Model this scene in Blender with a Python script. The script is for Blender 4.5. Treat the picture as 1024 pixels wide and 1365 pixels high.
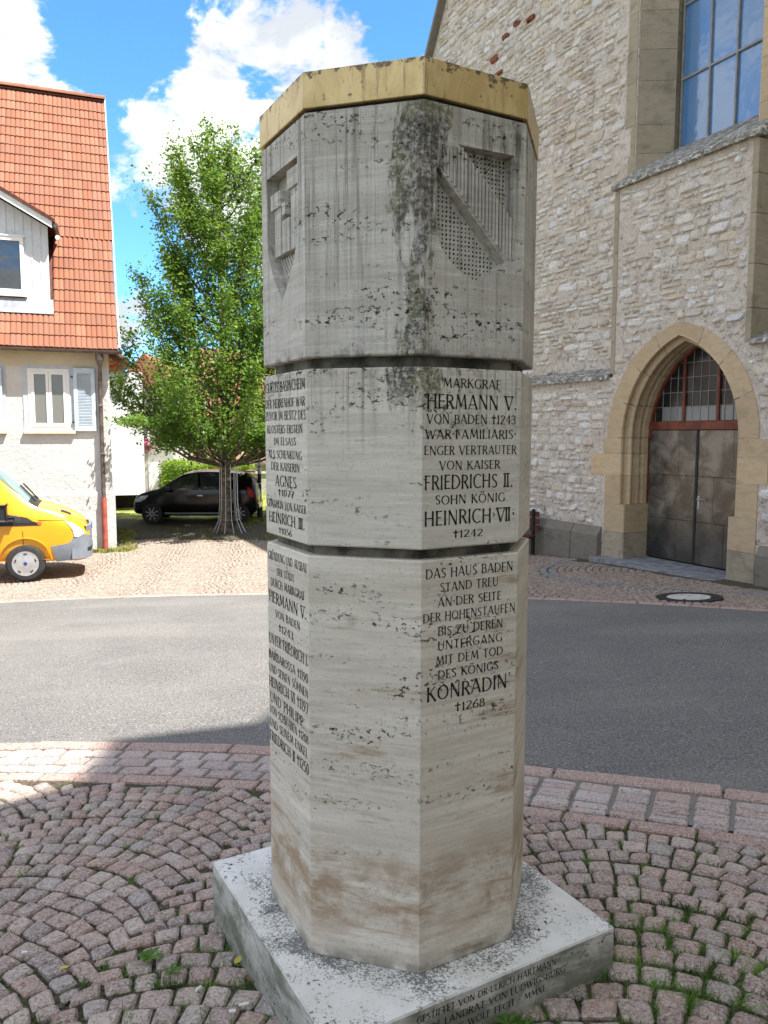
import bpy, bmesh, math, random
import numpy as np
from mathutils import Vector, Matrix
from mathutils.geometry import tessellate_polygon

# ------------------------------------------------------------------ scene, camera, light
SC = bpy.context.scene
C = SC.collection
for o in list(bpy.data.objects): bpy.data.objects.remove(o)
R = math.radians
FPX = 1040.0; PITCH = .0985; ROLL = .0014; EYE = 1.75
cd = bpy.data.cameras.new('camera'); cam = bpy.data.objects.new('camera', cd); C.objects.link(cam)
cam.location = (0, 0, EYE)
cam.rotation_euler = (Matrix.Rotation(math.pi/2-PITCH, 3, 'X') @ Matrix.Rotation(ROLL, 3, 'Z')).to_euler()
cd.sensor_fit = 'VERTICAL'; cd.sensor_height = 24; cd.lens = 24*FPX/1365
cd.clip_start = .05; cd.clip_end = 600
SC.camera = cam
SUN_EL = 60.0
SH = Vector((.906, -.423, 0)).normalized()
SUNV = Vector((SH.x*math.cos(R(SUN_EL)), SH.y*math.cos(R(SUN_EL)), math.sin(R(SUN_EL))))
ld = bpy.data.lights.new('sun', 'SUN'); sun = bpy.data.objects.new('sun', ld); C.objects.link(sun)
ld.energy = 3.6; ld.angle = R(.53); ld.color = (1, .95, .87)
sun.rotation_euler = SUNV.to_track_quat('Z', 'Y').to_euler(); sun.location = (20, -10, 40)
SC.view_settings.view_transform = 'Standard'; SC.view_settings.look = 'None'
SC.view_settings.gamma = 1; SC.view_settings.use_curve_mapping = False
SC.view_settings.exposure = 1.74

def pixdir(u, v):
    a, b = u-512, v-682.5
    X, U = a/FPX, -b/FPX
    c, s = math.cos(PITCH), math.sin(PITCH)
    return Vector((X, c+U*s, -s+U*c)).normalized()

W = bpy.data.worlds.new('World'); SC.world = W; W.use_nodes = True
wn = W.node_tree.nodes; wl = W.node_tree.links
for n in list(wn): wn.remove(n)
def wN(t, **k):
    n = wn.new(t)
    for a, b in k.items(): setattr(n, a, b)
    return n
wo = wN('ShaderNodeOutputWorld'); bg = wN('ShaderNodeBackground'); bg.inputs[1].default_value = .13
sky = wN('ShaderNodeTexSky', sky_type='NISHITA', sun_disc=False)
sky.sun_elevation = R(SUN_EL); sky.sun_rotation = math.atan2(SH.x, SH.y)
sky.air_density = 1.0; sky.dust_density = .3; sky.ozone_density = 2.5
tc = wN('ShaderNodeTexCoord')
def wmath(op, a, b=None, c=None, clamp=False):
    n = wN('ShaderNodeMath', operation=op, use_clamp=clamp)
    for i, q in enumerate((a, b, c)):
        if q is None: continue
        if isinstance(q, (int, float)): n.inputs[i].default_value = q
        else: wl.new(q, n.inputs[i])
    return n.outputs[0]
def wnoise(scale, detail=6, rough=.55, off=(0, 0, 0), dist=0.0):
    mp = wN('ShaderNodeMapping'); mp.inputs['Location'].default_value = off
    mp.inputs['Scale'].default_value = (1, 1, 1.6)
    wl.new(tc.outputs['Generated'], mp.inputs[0])
    n = wN('ShaderNodeTexNoise'); n.inputs['Scale'].default_value = scale; n.inputs['Detail'].default_value = detail
    n.inputs['Roughness'].default_value = rough; n.inputs['Distortion'].default_value = dist
    wl.new(mp.outputs[0], n.inputs['Vector']); return n.outputs['Fac']
base = wnoise(2.6, 9, .56, (1.7, 3.1, .4), .25)
val = wmath('SUBTRACT', base, .5); val = wmath('MULTIPLY', val, 4.2)
fin = wmath('MULTIPLY', wmath('SUBTRACT', wnoise(9, 9, .64, (3, 7, 1), .3), .5), 3.6)
val = wmath('ADD', wmath('ADD', val, fin), .40)
for (u, v, r, w_) in [(20, 55, .16, .45), (110, 150, .13, .15), (215, 125, .09, .62), (330, 60, .10, .6), (290, 165, .10, .5), (420, 70, .06, .5), (500, 90, .06, .55), (590, 55, .04, .5),
                     (585, 60, .05, .25), (185, 25, .08, -1.05), (125, 100, .05, -.9), (205, 62, .045, -.5), (450, 25, .10, -.55), (560, 15, .10, -.75),
                     (170, 290, .17, -1.1), (380, 300, .2, -.3), (60, 110, .07, .3)]:
    d = pixdir(u, v)
    vd = wN('ShaderNodeVectorMath', operation='DISTANCE'); wl.new(tc.outputs['Generated'], vd.inputs[0]); vd.inputs[1].default_value = d
    mr = wN('ShaderNodeMapRange', interpolation_type='SMOOTHSTEP'); mr.inputs['From Min'].default_value = r*1.5
    mr.inputs['From Max'].default_value = 0; mr.inputs['To Min'].default_value = 0; mr.inputs['To Max'].default_value = w_
    wl.new(vd.outputs['Value'], mr.inputs['Value']); val = wmath('ADD', val, mr.outputs[0])
mk = wN('ShaderNodeMapRange', interpolation_type='SMOOTHSTEP'); mk.inputs['From Min'].default_value = -.02; mk.inputs['From Max'].default_value = .42
mk.inputs['To Max'].default_value = .97
wl.new(val, mk.inputs['Value'])
shd = wnoise(5.5, 6, .6, (4, 1, 2), .3)
cr = wN('ShaderNodeMix', data_type='RGBA'); cr.inputs[6].default_value = (1.9, 2.0, 2.12, 1); cr.inputs[7].default_value = (4.2, 4.08, 3.88, 1)
sm = wN('ShaderNodeMapRange', interpolation_type='SMOOTHSTEP'); sm.inputs['From Min'].default_value = .38; sm.inputs['From Max'].default_value = .62
wl.new(shd, sm.inputs['Value']); wl.new(sm.outputs[0], cr.inputs[0])
hs = wN('ShaderNodeMix', data_type='RGBA', blend_type='MULTIPLY'); hs.inputs[0].default_value = 1
wl.new(sky.outputs[0], hs.inputs[6]); hs.inputs[7].default_value = (.34, .60, .80, 1)
mx = wN('ShaderNodeMix', data_type='RGBA'); wl.new(mk.outputs[0], mx.inputs[0]); wl.new(hs.outputs[2], mx.inputs[6]); wl.new(cr.outputs[2], mx.inputs[7])
wl.new(mx.outputs[2], bg.inputs[0]); wl.new(bg.outputs[0], wo.inputs[0])

# ------------------------------------------------------------------ helpers
rnd = random.Random(7)
def setp(o, label=None, cat=None, group=None, kind=None):
    if label: o['label'] = label
    if cat: o['category'] = cat
    if group: o['group'] = group
    if kind: o['kind'] = kind
    return o
def empty(name, loc=(0, 0, 0), rz=0, **k):
    o = bpy.data.objects.new(name, None); C.objects.link(o); o.location = loc; o.rotation_euler = (0, 0, rz)
    o.empty_display_size = .2
    return setp(o, **k)
def link(name, me, mat=None, parent=None, **k):
    if mat is not None and not me.materials: me.materials.append(mat)
    o = bpy.data.objects.new(name, me); C.objects.link(o); o.parent = parent
    return setp(o, **k)
class MB:
    def __init__(s): s.v = []; s.f = []; s.T = None
    def add(s, vs, fs):
        b = len(s.v)
        if s.T is not None: vs = [tuple(s.T @ Vector(q)) for q in vs]
        s.v += [tuple(q) for q in vs]; s.f += [tuple(i+b for i in f) for f in fs]
    def box(s, x0, x1, y0, y1, z0, z1, bev=0):
        if bev <= 0:
            s.add([(x0,y0,z0),(x1,y0,z0),(x1,y1,z0),(x0,y1,z0),(x0,y0,z1),(x1,y0,z1),(x1,y1,z1),(x0,y1,z1)],
                  [(0,3,2,1),(4,5,6,7),(0,1,5,4),(1,2,6,5),(2,3,7,6),(3,0,4,7)]); return
        b = bev
        bm = bmesh.new(); bmesh.ops.create_cube(bm, size=1)
        for v in bm.verts: v.co = Vector(((x0+x1)/2+v.co.x*(x1-x0), (y0+y1)/2+v.co.y*(y1-y0), (z0+z1)/2+v.co.z*(z1-z0)))
        bmesh.ops.bevel(bm, geom=bm.edges[:], offset=b, segments=1, affect='EDGES')
        bm.verts.index_update(); s.add([v.co[:] for v in bm.verts], [[v.index for v in f.verts] for f in bm.faces]); bm.free()
    def obox(s, c, ax, ay, az):   # oriented box: centre and three half-axis vectors
        c, ax, ay, az = map(Vector, (c, ax, ay, az)); vs = []
        for k in (-1, 1):
            for i, j in ((-1,-1),(1,-1),(1,1),(-1,1)): vs.append(c+ax*i+ay*j+az*k)
        s.add(vs, [(0,3,2,1),(4,5,6,7),(0,1,5,4),(1,2,6,5),(2,3,7,6),(3,0,4,7)])
    def bar(s, a, b, w, h=None):
        a, b = Vector(a), Vector(b); d = b-a; h = h or w
        up = Vector((0,0,1)) if abs(d.normalized().z) < .95 else Vector((0,1,0))
        x = d.cross(up).normalized()*w/2; y = d.cross(x).normalized()*h/2
        s.obox((a+b)/2, x, y, d/2)
    def tube(s, pts, r, n=8, cap=True):
        pts = [Vector(p) for p in pts]
        rs = r if isinstance(r, (list, tuple)) else [r]*len(pts)
        b = len(s.v); vs = []; fs = []; px = None
        for i, p in enumerate(pts):
            d = (pts[min(i+1, len(pts)-1)]-pts[max(i-1, 0)]).normalized()
            if px is None:
                up = Vector((0,0,1)) if abs(d.z) < .9 else Vector((1,0,0)); px = d.cross(up).normalized()
            px = (px-d*px.dot(d)).normalized(); py = d.cross(px)
            for k in range(n):
                a = 2*math.pi*k/n; vs.append(p+(px*math.cos(a)+py*math.sin(a))*rs[i])
        for i in range(len(pts)-1):
            for k in range(n): fs.append((i*n+k, i*n+(k+1)%n, (i+1)*n+(k+1)%n, (i+1)*n+k))
        if cap: fs.append(tuple(range(n-1,-1,-1))); fs.append(tuple(range((len(pts)-1)*n, len(pts)*n)))
        s.add(vs, fs)
    def lathe(s, prof, n=24, axis='z', c=(0,0,0)):   # prof: list of (r, h)
        vs = []; fs = []; c = Vector(c)
        for r, h in prof:
            for k in range(n):
                a = 2*math.pi*k/n; x, y = r*math.cos(a), r*math.sin(a)
                vs.append(c+(Vector((x,y,h)) if axis == 'z' else Vector((x,h,y)) if axis == 'y' else Vector((h,x,y))))
        for i in range(len(prof)-1):
            for k in range(n): fs.append((i*n+k, i*n+(k+1)%n, (i+1)*n+(k+1)%n, (i+1)*n+k))
        fs.append(tuple(range(n))); fs.append(tuple(range((len(prof)-1)*n, len(prof)*n)))
        s.add(vs, fs)
    def prism(s, pts, f0, f1, holes=(), sides=True):
        """pts 2D (a,b); f0/f1 map (a,b)->3D for the two caps"""
        loops = [list(pts)]+[list(h) for h in holes]
        flat = [p for l in loops for p in l]
        tris = tessellate_polygon([[Vector((p[0], p[1], 0)) for p in l] for l in loops])
        n = len(flat); vs = [f0(*p) for p in flat]+[f1(*p) for p in flat]
        fs = [tuple(t) for t in tris]+[tuple(i+n for i in reversed(t)) for t in tris]
        if sides:
            b = 0
            for l in loops:
                m = len(l)
                for i in range(m): j = (i+1) % m; fs.append((b+i, b+j, b+j+n, b+i+n))
                b += m
        s.add(vs, fs)
    def plate(s, pts, y0, y1, holes=()):      # polygon in local x,z, thickness along y
        s.prism(pts, lambda a, b: (a, y0, b), lambda a, b: (a, y1, b), holes)
    def build(s, name, mat, parent=None, smooth=False, fix=True, **k):
        me = bpy.data.meshes.new(name); me.from_pydata(s.v, [], s.f)
        if fix:
            bm = bmesh.new(); bm.from_mesh(me); bmesh.ops.recalc_face_normals(bm, faces=bm.faces[:]); bm.to_mesh(me); bm.free()
        me.materials.append(mat)
        if smooth: me.shade_smooth()
        o = bpy.data.objects.new(name, me); C.objects.link(o); o.parent = parent
        return setp(o, **k)
def autosmooth(o, deg=35):
    me = o.data; me.shade_smooth()
    bm = bmesh.new(); bm.from_mesh(me)
    for e in bm.edges:
        if len(e.link_faces) == 2 and e.calc_face_angle(0) > R(deg): e.smooth = False
    bm.to_mesh(me); bm.free()
def np_mesh(name, V, F, mat, parent=None, rndattr=None, **k):
    """V (n,3) array, F (m,3|4) array; fast"""
    me = bpy.data.meshes.new(name)
    me.vertices.add(len(V)); me.vertices.foreach_set('co', np.asarray(V, dtype=np.float32).ravel())
    q = F.shape[1]; me.loops.add(F.size); me.loops.foreach_set('vertex_index', F.astype(np.int32).ravel())
    me.polygons.add(len(F)); me.polygons.foreach_set('loop_start', np.arange(0, F.size, q, dtype=np.int32))
    me.update(calc_edges=True)
    if rndattr is not None:
        a = me.attributes.new('rnd', 'FLOAT', 'FACE'); a.data.foreach_set('value', np.asarray(rndattr, dtype=np.float32))
    me.materials.append(mat)
    o = bpy.data.objects.new(name, me); C.objects.link(o); o.parent = parent
    return setp(o, **k)

# ------------------------------------------------------------------ materials
class Nt:
    def __init__(s, name):
        s.m = bpy.data.materials.new(name); s.m.use_nodes = True; s.n = s.m.node_tree.nodes; s.l = s.m.node_tree.links
        s.b = s.n['Principled BSDF']; s.tc = s.n.new('ShaderNodeTexCoord')
    def N(s, t, **k):
        n = s.n.new(t)
        for a, b in k.items(): setattr(n, a, b)
        return n
    def put(s, sock, q):
        if hasattr(q, 'links'): s.l.new(q, sock)
        else: sock.default_value = q
    def M(s, op, a, b=None, clamp=False):
        n = s.N('ShaderNodeMath', operation=op, use_clamp=clamp); s.put(n.inputs[0], a)
        if b is not None: s.put(n.inputs[1], b)
        return n.outputs[0]
    def co(s, scale=(1,1,1), loc=(0,0,0), rot=(0,0,0), src='Object'):
        m = s.N('ShaderNodeMapping'); m.inputs['Scale'].default_value = scale; m.inputs['Location'].default_value = loc
        m.inputs['Rotation'].default_value = rot
        s.l.new(s.tc.outputs[src], m.inputs[0]); return m.outputs[0]
    def noise(s, scale, detail=4, rough=.55, vec=None, dist=0):
        n = s.N('ShaderNodeTexNoise'); n.inputs['Scale'].default_value = scale; n.inputs['Detail'].default_value = detail
        n.inputs['Roughness'].default_value = rough; n.inputs['Distortion'].default_value = dist
        s.l.new(vec if vec is not None else s.tc.outputs['Object'], n.inputs['Vector']); return n.outputs['Fac']
    def vor(s, scale, vec=None, feat='F1', out='Distance', rand=1):
        n = s.N('ShaderNodeTexVoronoi', feature=feat); n.inputs['Scale'].default_value = scale; n.inputs['Randomness'].default_value = rand
        s.l.new(vec if vec is not None else s.tc.outputs['Object'], n.inputs['Vector']); return n.outputs[out]
    def ramp(s, x, a, b, lo=0., hi=1.):
        n = s.N('ShaderNodeMapRange', interpolation_type='SMOOTHSTEP'); s.put(n.inputs['Value'], x)
        n.inputs['From Min'].default_value = a; n.inputs['From Max'].default_value = b
        n.inputs['To Min'].default_value = lo; n.inputs['To Max'].default_value = hi; return n.outputs[0]
    def mix(s, f, a, b, mode='MIX'):
        n = s.N('ShaderNodeMix', data_type='RGBA', blend_type=mode); s.put(n.inputs[0], f)
        s.put(n.inputs[6], (*a, 1) if isinstance(a, tuple) and len(a) == 3 else a)
        s.put(n.inputs[7], (*b, 1) if isinstance(b, tuple) and len(b) == 3 else b); return n.outputs[2]
    def random(s):   # object random plus the 'rnd' face attribute, wrapped
        o = s.N('ShaderNodeObjectInfo').outputs['Random']; a = s.N('ShaderNodeAttribute', attribute_name='rnd').outputs['Fac']
        return s.M('FRACT', s.M('ADD', o, a))
    def palette(s, x, cols):
        n = s.N('ShaderNodeValToRGB'); n.color_ramp.interpolation = 'LINEAR'; e = n.color_ramp.elements
        while len(e) < len(cols): e.new(.5)
        for i, c in enumerate(cols): e[i].position = i/(len(cols)-1); e[i].color = (*c, 1)
        s.put(n.inputs[0], x); return n.outputs[0]
    def bump(s, h, strength=.5, dist=.01):
        n = s.N('ShaderNodeBump'); n.inputs['Strength'].default_value = strength; n.inputs['Distance'].default_value = dist
        s.put(n.inputs['Height'], h)
        if s.b.inputs['Normal'].links: s.l.new(s.b.inputs['Normal'].links[0].from_socket, n.inputs['Normal'])
        s.l.new(n.outputs[0], s.b.inputs['Normal'])
    def done(s, col, rough=.8, metal=0, spec=.4):
        s.put(s.b.inputs['Base Color'], (*col, 1) if isinstance(col, tuple) and len(col) == 3 else col)
        s.put(s.b.inputs['Roughness'], rough); s.put(s.b.inputs['Metallic'], metal); s.b.inputs['Specular IOR Level'].default_value = spec
        return s.m
def simple(name, col, rough=.6, metal=0, spec=.4, var=.12, ns=8, bump=0, bs=60, bd=.003):
    t = Nt(name); n = t.noise(ns, 5)
    dark = tuple(c*(1-var*1.6) for c in col); light = tuple(min(1, c*(1+var)) for c in col)
    c = t.mix(t.ramp(n, .3, .7), dark, light)
    if bump: t.bump(t.noise(bs, 4), bump, bd)
    return t.done(c, rough, metal, spec)

def travertine(name, kind):
    t = Nt(name)
    z = t.N('ShaderNodeSeparateXYZ'); t.l.new(t.tc.outputs['Object'], z.inputs[0]); Z = z.outputs[2]
    band = t.noise(2.6, 5, .55, t.co((.35,.35,5)), .1)
    fine = t.noise(12, 5, .6, t.co((.6,.6,5)))
    big = t.noise(1.8, 4, .5)
    a, b = {'upper': ((.47,.435,.38), (.59,.555,.50)), 'mid': ((.56,.515,.44), (.68,.635,.55)), 'low': ((.57,.51,.42), (.70,.645,.55)), 'plinth': ((.40,.39,.35),(.60,.58,.52))}[kind]
    col = t.mix(t.ramp(band, .3, .7), a, b)
    col = t.mix(t.ramp(fine, .35, .75, 0, .35), col, tuple(q*.72 for q in a))
    lam = t.noise(9, 6, .72, t.co((.5,.5,9), (2,2,2)), .15); col = t.mix(t.ramp(lam, .50, .64, 0, .26), col, tuple(q*.60 for q in a)); col = t.mix(t.ramp(lam, .46, .36, 0, .35), col, (.78,.74,.66))
    grn = t.noise(85, 3, .75); col = t.mix(t.ramp(grn, .56, .66, 0, .35), col, tuple(q*.55 for q in a))
    # warm iron-brown veins along the bedding
    vein = t.ramp(t.noise(3.0, 7, .66, t.co((.8,.8,5), (3,1,7)), .2), .56, .70)
    col = t.mix(t.M('MULTIPLY', vein, {'upper': .12, 'mid': .22, 'low': .75, 'plinth': .1}[kind]), col, (.30,.20,.12))
    # pits: clusters of elongated holes along bedding layers
    clus = t.ramp(t.noise(3.6, 6, .68, t.co((.7,.7,3.8), (9,2,1)), .2), .50, .62)
    p1 = t.ramp(t.noise(62, 4, .7, t.co((.9,.9,1.35)), .2), .575, .62)
    p2 = t.ramp(t.noise(21, 6, .78, t.co((.8,.8,1.9), (5,5,5)), .2), .645, .675)
    pits = t.M('MAXIMUM', t.M('MULTIPLY', p1, clus), t.M('MULTIPLY', p2, t.M('MULTIPLY', clus, {'upper': 1., 'mid': 1., 'low': .75, 'plinth': .5}[kind])))
    if kind == 'low':
        pits = t.M('MULTIPLY', pits, t.ramp(Z, .35, .8, .12, 1))
        stain = t.M('MULTIPLY', t.ramp(Z, .62, .42), t.ramp(Z, .19, .36))
        stain = t.M('MULTIPLY', stain, t.ramp(t.noise(5, 8, .72, t.co((1,1,1.8)), .3), .38, .62))
        col = t.mix(t.M('MULTIPLY', stain, .8), col, (.30,.19,.10))
        foot = t.M('MULTIPLY', t.ramp(Z, .25, .18), t.ramp(t.noise(16, 5), .3, .6)); col = t.mix(t.M('MULTIPLY', foot, .7), col, (.12,.11,.085))
    if kind in ('upper', 'mid'):
        # run-off streaks
        st = t.ramp(t.noise(1, 5, .7, t.co((60,60,1.3), (2,3,0))), .52, .62)
        st2 = t.ramp(t.noise(1, 4, .6, t.co((22,22,.9), (7,3,0))), .50, .75)
        top = t.ramp(Z, 2.0, 2.6, .35, 1) if kind == 'upper' else t.ramp(Z, 1.65, 1.95, .0, .9)
        col = t.mix(t.M('MULTIPLY', t.M('MULTIPLY', t.M('ADD', st, st2, True), top), .72), col, (.16,.145,.12))
        # algae and black crust round the front corner
        vx = t.N('ShaderNodeVectorMath', operation='MULTIPLY'); t.l.new(t.tc.outputs['Object'], vx.inputs[0]); vx.inputs[1].default_value = (1,1,0)
        dd = t.N('ShaderNodeVectorMath', operation='DISTANCE'); t.l.new(vx.outputs[0], dd.inputs[0]); dd.inputs[1].default_value = (.035,-.43,0)
        near = t.ramp(dd.outputs['Value'], .17, .0)
        nz = t.noise(7, 8, .75, t.co((2.0,2.0,.6), (1,8,3)), .3)
        hz = t.ramp(Z, 2.05, 2.55) if kind == 'upper' else t.ramp(Z, 1.78, 1.93)
        al = t.M('ADD', t.M('MULTIPLY', near, .34), t.M('MULTIPLY', hz, .12)); al = t.M('ADD', al, nz)
        al = t.ramp(al, .79, .88)
        if kind == 'mid': al = t.M('MULTIPLY', al, t.ramp(Z, 1.76, 1.9))
        grit = t.ramp(t.noise(70, 6, .8), .36, .56, .12, 1)
        al = t.M('MULTIPLY', al, t.M('MULTIPLY', grit, .9))
        acol = t.mix(t.ramp(t.noise(9, 3), .45, .6), (.04,.038,.028), (.115,.115,.05))
        col = t.mix(al, col, acol)
        # green-black tongues hanging from the top of the upper block
        if kind == 'upper':
            tg = t.M('MULTIPLY', t.ramp(t.noise(1, 4, .6, t.co((24,24,3.2), (4,4,0))), .53, .62), t.M('MULTIPLY', t.ramp(Z, 2.42, 2.58), t.ramp(Z, 2.615, 2.58)))
            rx = t.ramp(z.outputs[0], .05, .12)
            col = t.mix(t.M('MULTIPLY', t.M('MULTIPLY', tg, rx), .85), col, (.075,.08,.045))
        edge = t.M('MULTIPLY', t.ramp(Z, 2.02, 1.965) if kind == 'upper' else t.ramp(Z, 1.90, 1.935), t.ramp(t.noise(22, 5, .65), .48, .62))
        col = t.mix(t.M('MULTIPLY', edge, .6), col, (.07,.07,.06))
    if kind == 'plinth':
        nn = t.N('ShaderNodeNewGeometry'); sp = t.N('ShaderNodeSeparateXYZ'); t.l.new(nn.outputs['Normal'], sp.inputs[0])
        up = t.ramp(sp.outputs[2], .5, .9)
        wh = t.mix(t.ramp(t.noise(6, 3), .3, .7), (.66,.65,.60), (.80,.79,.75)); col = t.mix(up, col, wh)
        dx = t.N('ShaderNodeVectorMath', operation='MULTIPLY'); t.l.new(t.tc.outputs['Object'], dx.inputs[0]); dx.inputs[1].default_value = (1,1,0)
        ln = t.N('ShaderNodeVectorMath', operation='LENGTH'); t.l.new(dx.outputs[0], ln.inputs[0])
        ring = t.ramp(ln.outputs['Value'], .56, .44)
        lich = t.ramp(t.M('ADD', t.noise(130, 5, .8, None, .2), t.M('ADD', t.M('MULTIPLY', ring, .13), t.M('MULTIPLY', t.ramp(t.noise(7, 4), .42, .62), .10))), .615, .69)
        col = t.mix(t.M('MULTIPLY', t.M('MULTIPLY', lich, up), .85), col, (.09,.09,.08))
        side = t.M('MULTIPLY', t.M('SUBTRACT', 1, up), t.ramp(t.noise(5, 6, .65, t.co((1,1,1.6)), .5), .40, .62))
        col = t.mix(t.M('MULTIPLY', side, .8), col, (.11,.115,.075))
        low = t.M('MULTIPLY', t.M('SUBTRACT', 1, up), t.ramp(Z, .10, .0)); col = t.mix(t.M('MULTIPLY', low, .45), col, (.10,.11,.06))
    col = t.mix(pits, col, (.035,.03,.024))
    t.bump(t.M('SUBTRACT', 1, pits), .9, .006)
    t.bump(t.noise(60, 5, .6), .25, .003)
    if kind == 'upper': t.bump(t.noise(1, 2, .4, t.co((75,75,.6))), .7, .006)
    return t.done(col, .75, 0, .3)

def cobble_mat(name, cols, sc=1.0, dust=.25):
    t = Nt(name); r = t.random()
    vec = t.N('ShaderNodeVectorMath', operation='ADD'); t.l.new(t.tc.outputs['Object'], vec.inputs[0])
    cmb = t.N('ShaderNodeCombineXYZ'); t.put(cmb.inputs[0], t.M('MULTIPLY', r, 37.)); t.put(cmb.inputs[2], t.M('MULTIPLY', r, 11.)); t.l.new(cmb.outputs[0], vec.inputs[1])
    v = vec.outputs[0]
    c = t.palette(r, cols)
    g1 = t.noise(95*sc, 4, .8, v); g2 = t.noise(26*sc, 4, .6, v)
    c = t.mix(t.ramp(g1, .53, .60, 0, .65), c, (.62,.56,.51)); c = t.mix(t.ramp(g1, .46, .39, 0, .75), c, (.07,.05,.045))
    c = t.mix(t.ramp(g2, .40, .66, 0, dust), c, (.36,.33,.30)); c = t.mix(t.ramp(g2, .45, .30, 0, .35), c, (.07,.055,.05))
    t.bump(t.noise(45*sc, 5, .65, v), .8, .009); t.bump(g1, .35, .003)
    return t.done(c, .8, 0, .35)
PINK = [(.34,.23,.19), (.43,.32,.27), (.28,.225,.20), (.47,.36,.30), (.38,.25,.20), (.36,.315,.285), (.50,.40,.34), (.29,.205,.175)]
M = {}
M['cobble'] = cobble_mat('cobble_granite', PINK)
M['sett'] = cobble_mat('sett_granite', [(.46,.385,.355), (.40,.27,.235), (.54,.46,.43), (.36,.29,.27), (.49,.40,.37)], 1, .4)
M['kerb'] = cobble_mat('kerb_red_granite', [(.42,.28,.235), (.37,.245,.21), (.45,.32,.27)], 1, .12)
M['far_cobble'] = cobble_mat('pale_granite', [(.26,.205,.155), (.215,.155,.125), (.29,.235,.18), (.24,.17,.14)], .5)
M['grey_sett'] = cobble_mat('grey_basalt', [(.16,.17,.18), (.20,.21,.215), (.13,.14,.15)], .6)
def _joint():
    t = Nt('joint_soil'); n = t.noise(7, 5, .6); n2 = t.noise(55, 4)
    c = t.mix(t.ramp(n2, .35, .65), (.03,.024,.018), (.12,.098,.075)); c = t.mix(t.M('MULTIPLY', t.ramp(n, .50, .66), .7), c, (.055,.085,.02))
    t.bump(n2, .8, .01); return t.done(c, .95)
M['joint'] = _joint()
def _mortar():
    t = Nt('joint_mortar'); n = t.noise(40, 5)
    t.bump(n, .6, .006); return t.done(t.mix(n, (.13,.12,.11), (.26,.245,.22)), .95)
M['mortar_joint'] = _mortar()
def _asphalt():
    t = Nt('asphalt'); n = t.noise(1.2, 5, .55, None, .3); g2 = t.noise(70, 5, .85); g3 = t.noise(26, 3, .6)
    c = t.mix(t.ramp(n, .3, .7), (.125,.122,.12), (.155,.152,.145)); c = t.mix(t.ramp(g2, .53, .60, 0, .8), c, (.36,.345,.32)); c = t.mix(t.ramp(g2, .47, .40, 0, .8), c, (.03,.03,.031)); c = t.mix(t.ramp(g3, .6, .7, 0, .3), c, (.07,.07,.07))
    st = t.ramp(t.noise(.6, 4, .5, t.co((.5,2.5,1))), .45, .75, 0, .22); c = t.mix(st, c, (.30,.28,.25))
    t.bump(g2, .8, .006); return t.done(c, .82, 0, .35)
M['asphalt'] = _asphalt()
def _ground():
    t = Nt('ground_mix'); n = t.noise(.9, 6, .6); n2 = t.noise(40, 4)
    c = t.mix(t.ramp(n2, .35, .65), (.13,.10,.07), (.24,.19,.14)); c = t.mix(t.ramp(n, .42, .58), c, (.16,.20,.05))
    t.bump(n2, .8, .02); return t.done(c, .95)
M['ground'] = _ground()
M['grass'] = simple('grass_blades', (.10,.20,.025), .6, 0, .3, .45, 9)
M['grass2'] = simple('dry_grass', (.26,.27,.07), .7, 0, .3, .4, 5)
def _leaf(name, a, b, tr=.35):
    t = Nt(name); n = t.noise(2.2, 3, .5); n2 = t.noise(14, 2)
    c = t.mix(t.ramp(t.M('ADD', t.M('MULTIPLY', n, .6), t.M('MULTIPLY', n2, .4)), .35, .65), a, b)
    t.done(c, .5, 0, .4)
    tl = t.N('ShaderNodeBsdfTranslucent'); t.put(tl.inputs[0], t.mix(.5, c, (.30,.42,.04))); ms = t.N('ShaderNodeMixShader'); ms.inputs[0].default_value = tr
    t.l.new(t.b.outputs[0], ms.inputs[1]); t.l.new(tl.outputs[0], ms.inputs[2]); t.l.new(ms.outputs[0], t.n['Material Output'].inputs[0]); return t.m
M['leaf'] = _leaf('hornbeam_leaf', (.06,.15,.022), (.17,.30,.045), .45)
M['hedge'] = _leaf('hedge_leaf', (.14,.24,.02), (.32,.46,.06), .4)
M['moss'] = simple('moss_green', (.085,.12,.025), .95, 0, .1, .5, 30)
M['weed'] = _leaf('weed_leaf', (.07,.17,.02), (.14,.28,.04), .35)
M['bark'] = simple('bark', (.16,.13,.10), .9, 0, .2, .35, 9, .6, 40, .01)
def _rubble():
    t = Nt('rubble_limestone'); r = t.random()
    c = t.palette(r, [(.76,.73,.68), (.62,.54,.45), (.84,.83,.80), (.58,.52,.46), (.78,.74,.67), (.70,.61,.48), (.68,.67,.66), (.85,.82,.78), (.60,.52,.45), (.77,.74,.69)])
    n = t.noise(13, 6, .65, None, .5); n2 = t.noise(3, 4)
    c = t.mix(t.ramp(n, .54, .68, 0, .6), c, (.45,.36,.28)); c = t.mix(t.ramp(n, .44, .34, 0, .6), c, (.24,.195,.16))
    c = t.mix(t.ramp(n2, .58, .75, 0, .35), c, (.33,.28,.23))
    t.bump(n, 1, .05); t.bump(t.noise(50, 5, .6), .6, .015); return t.done(c, .9, 0, .25)
M['rubble'] = _rubble()
M['rubble_red'] = simple('red_brown_stone', (.24,.09,.06), .9, 0, .2, .4, 12, .8, 30, .02)
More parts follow.
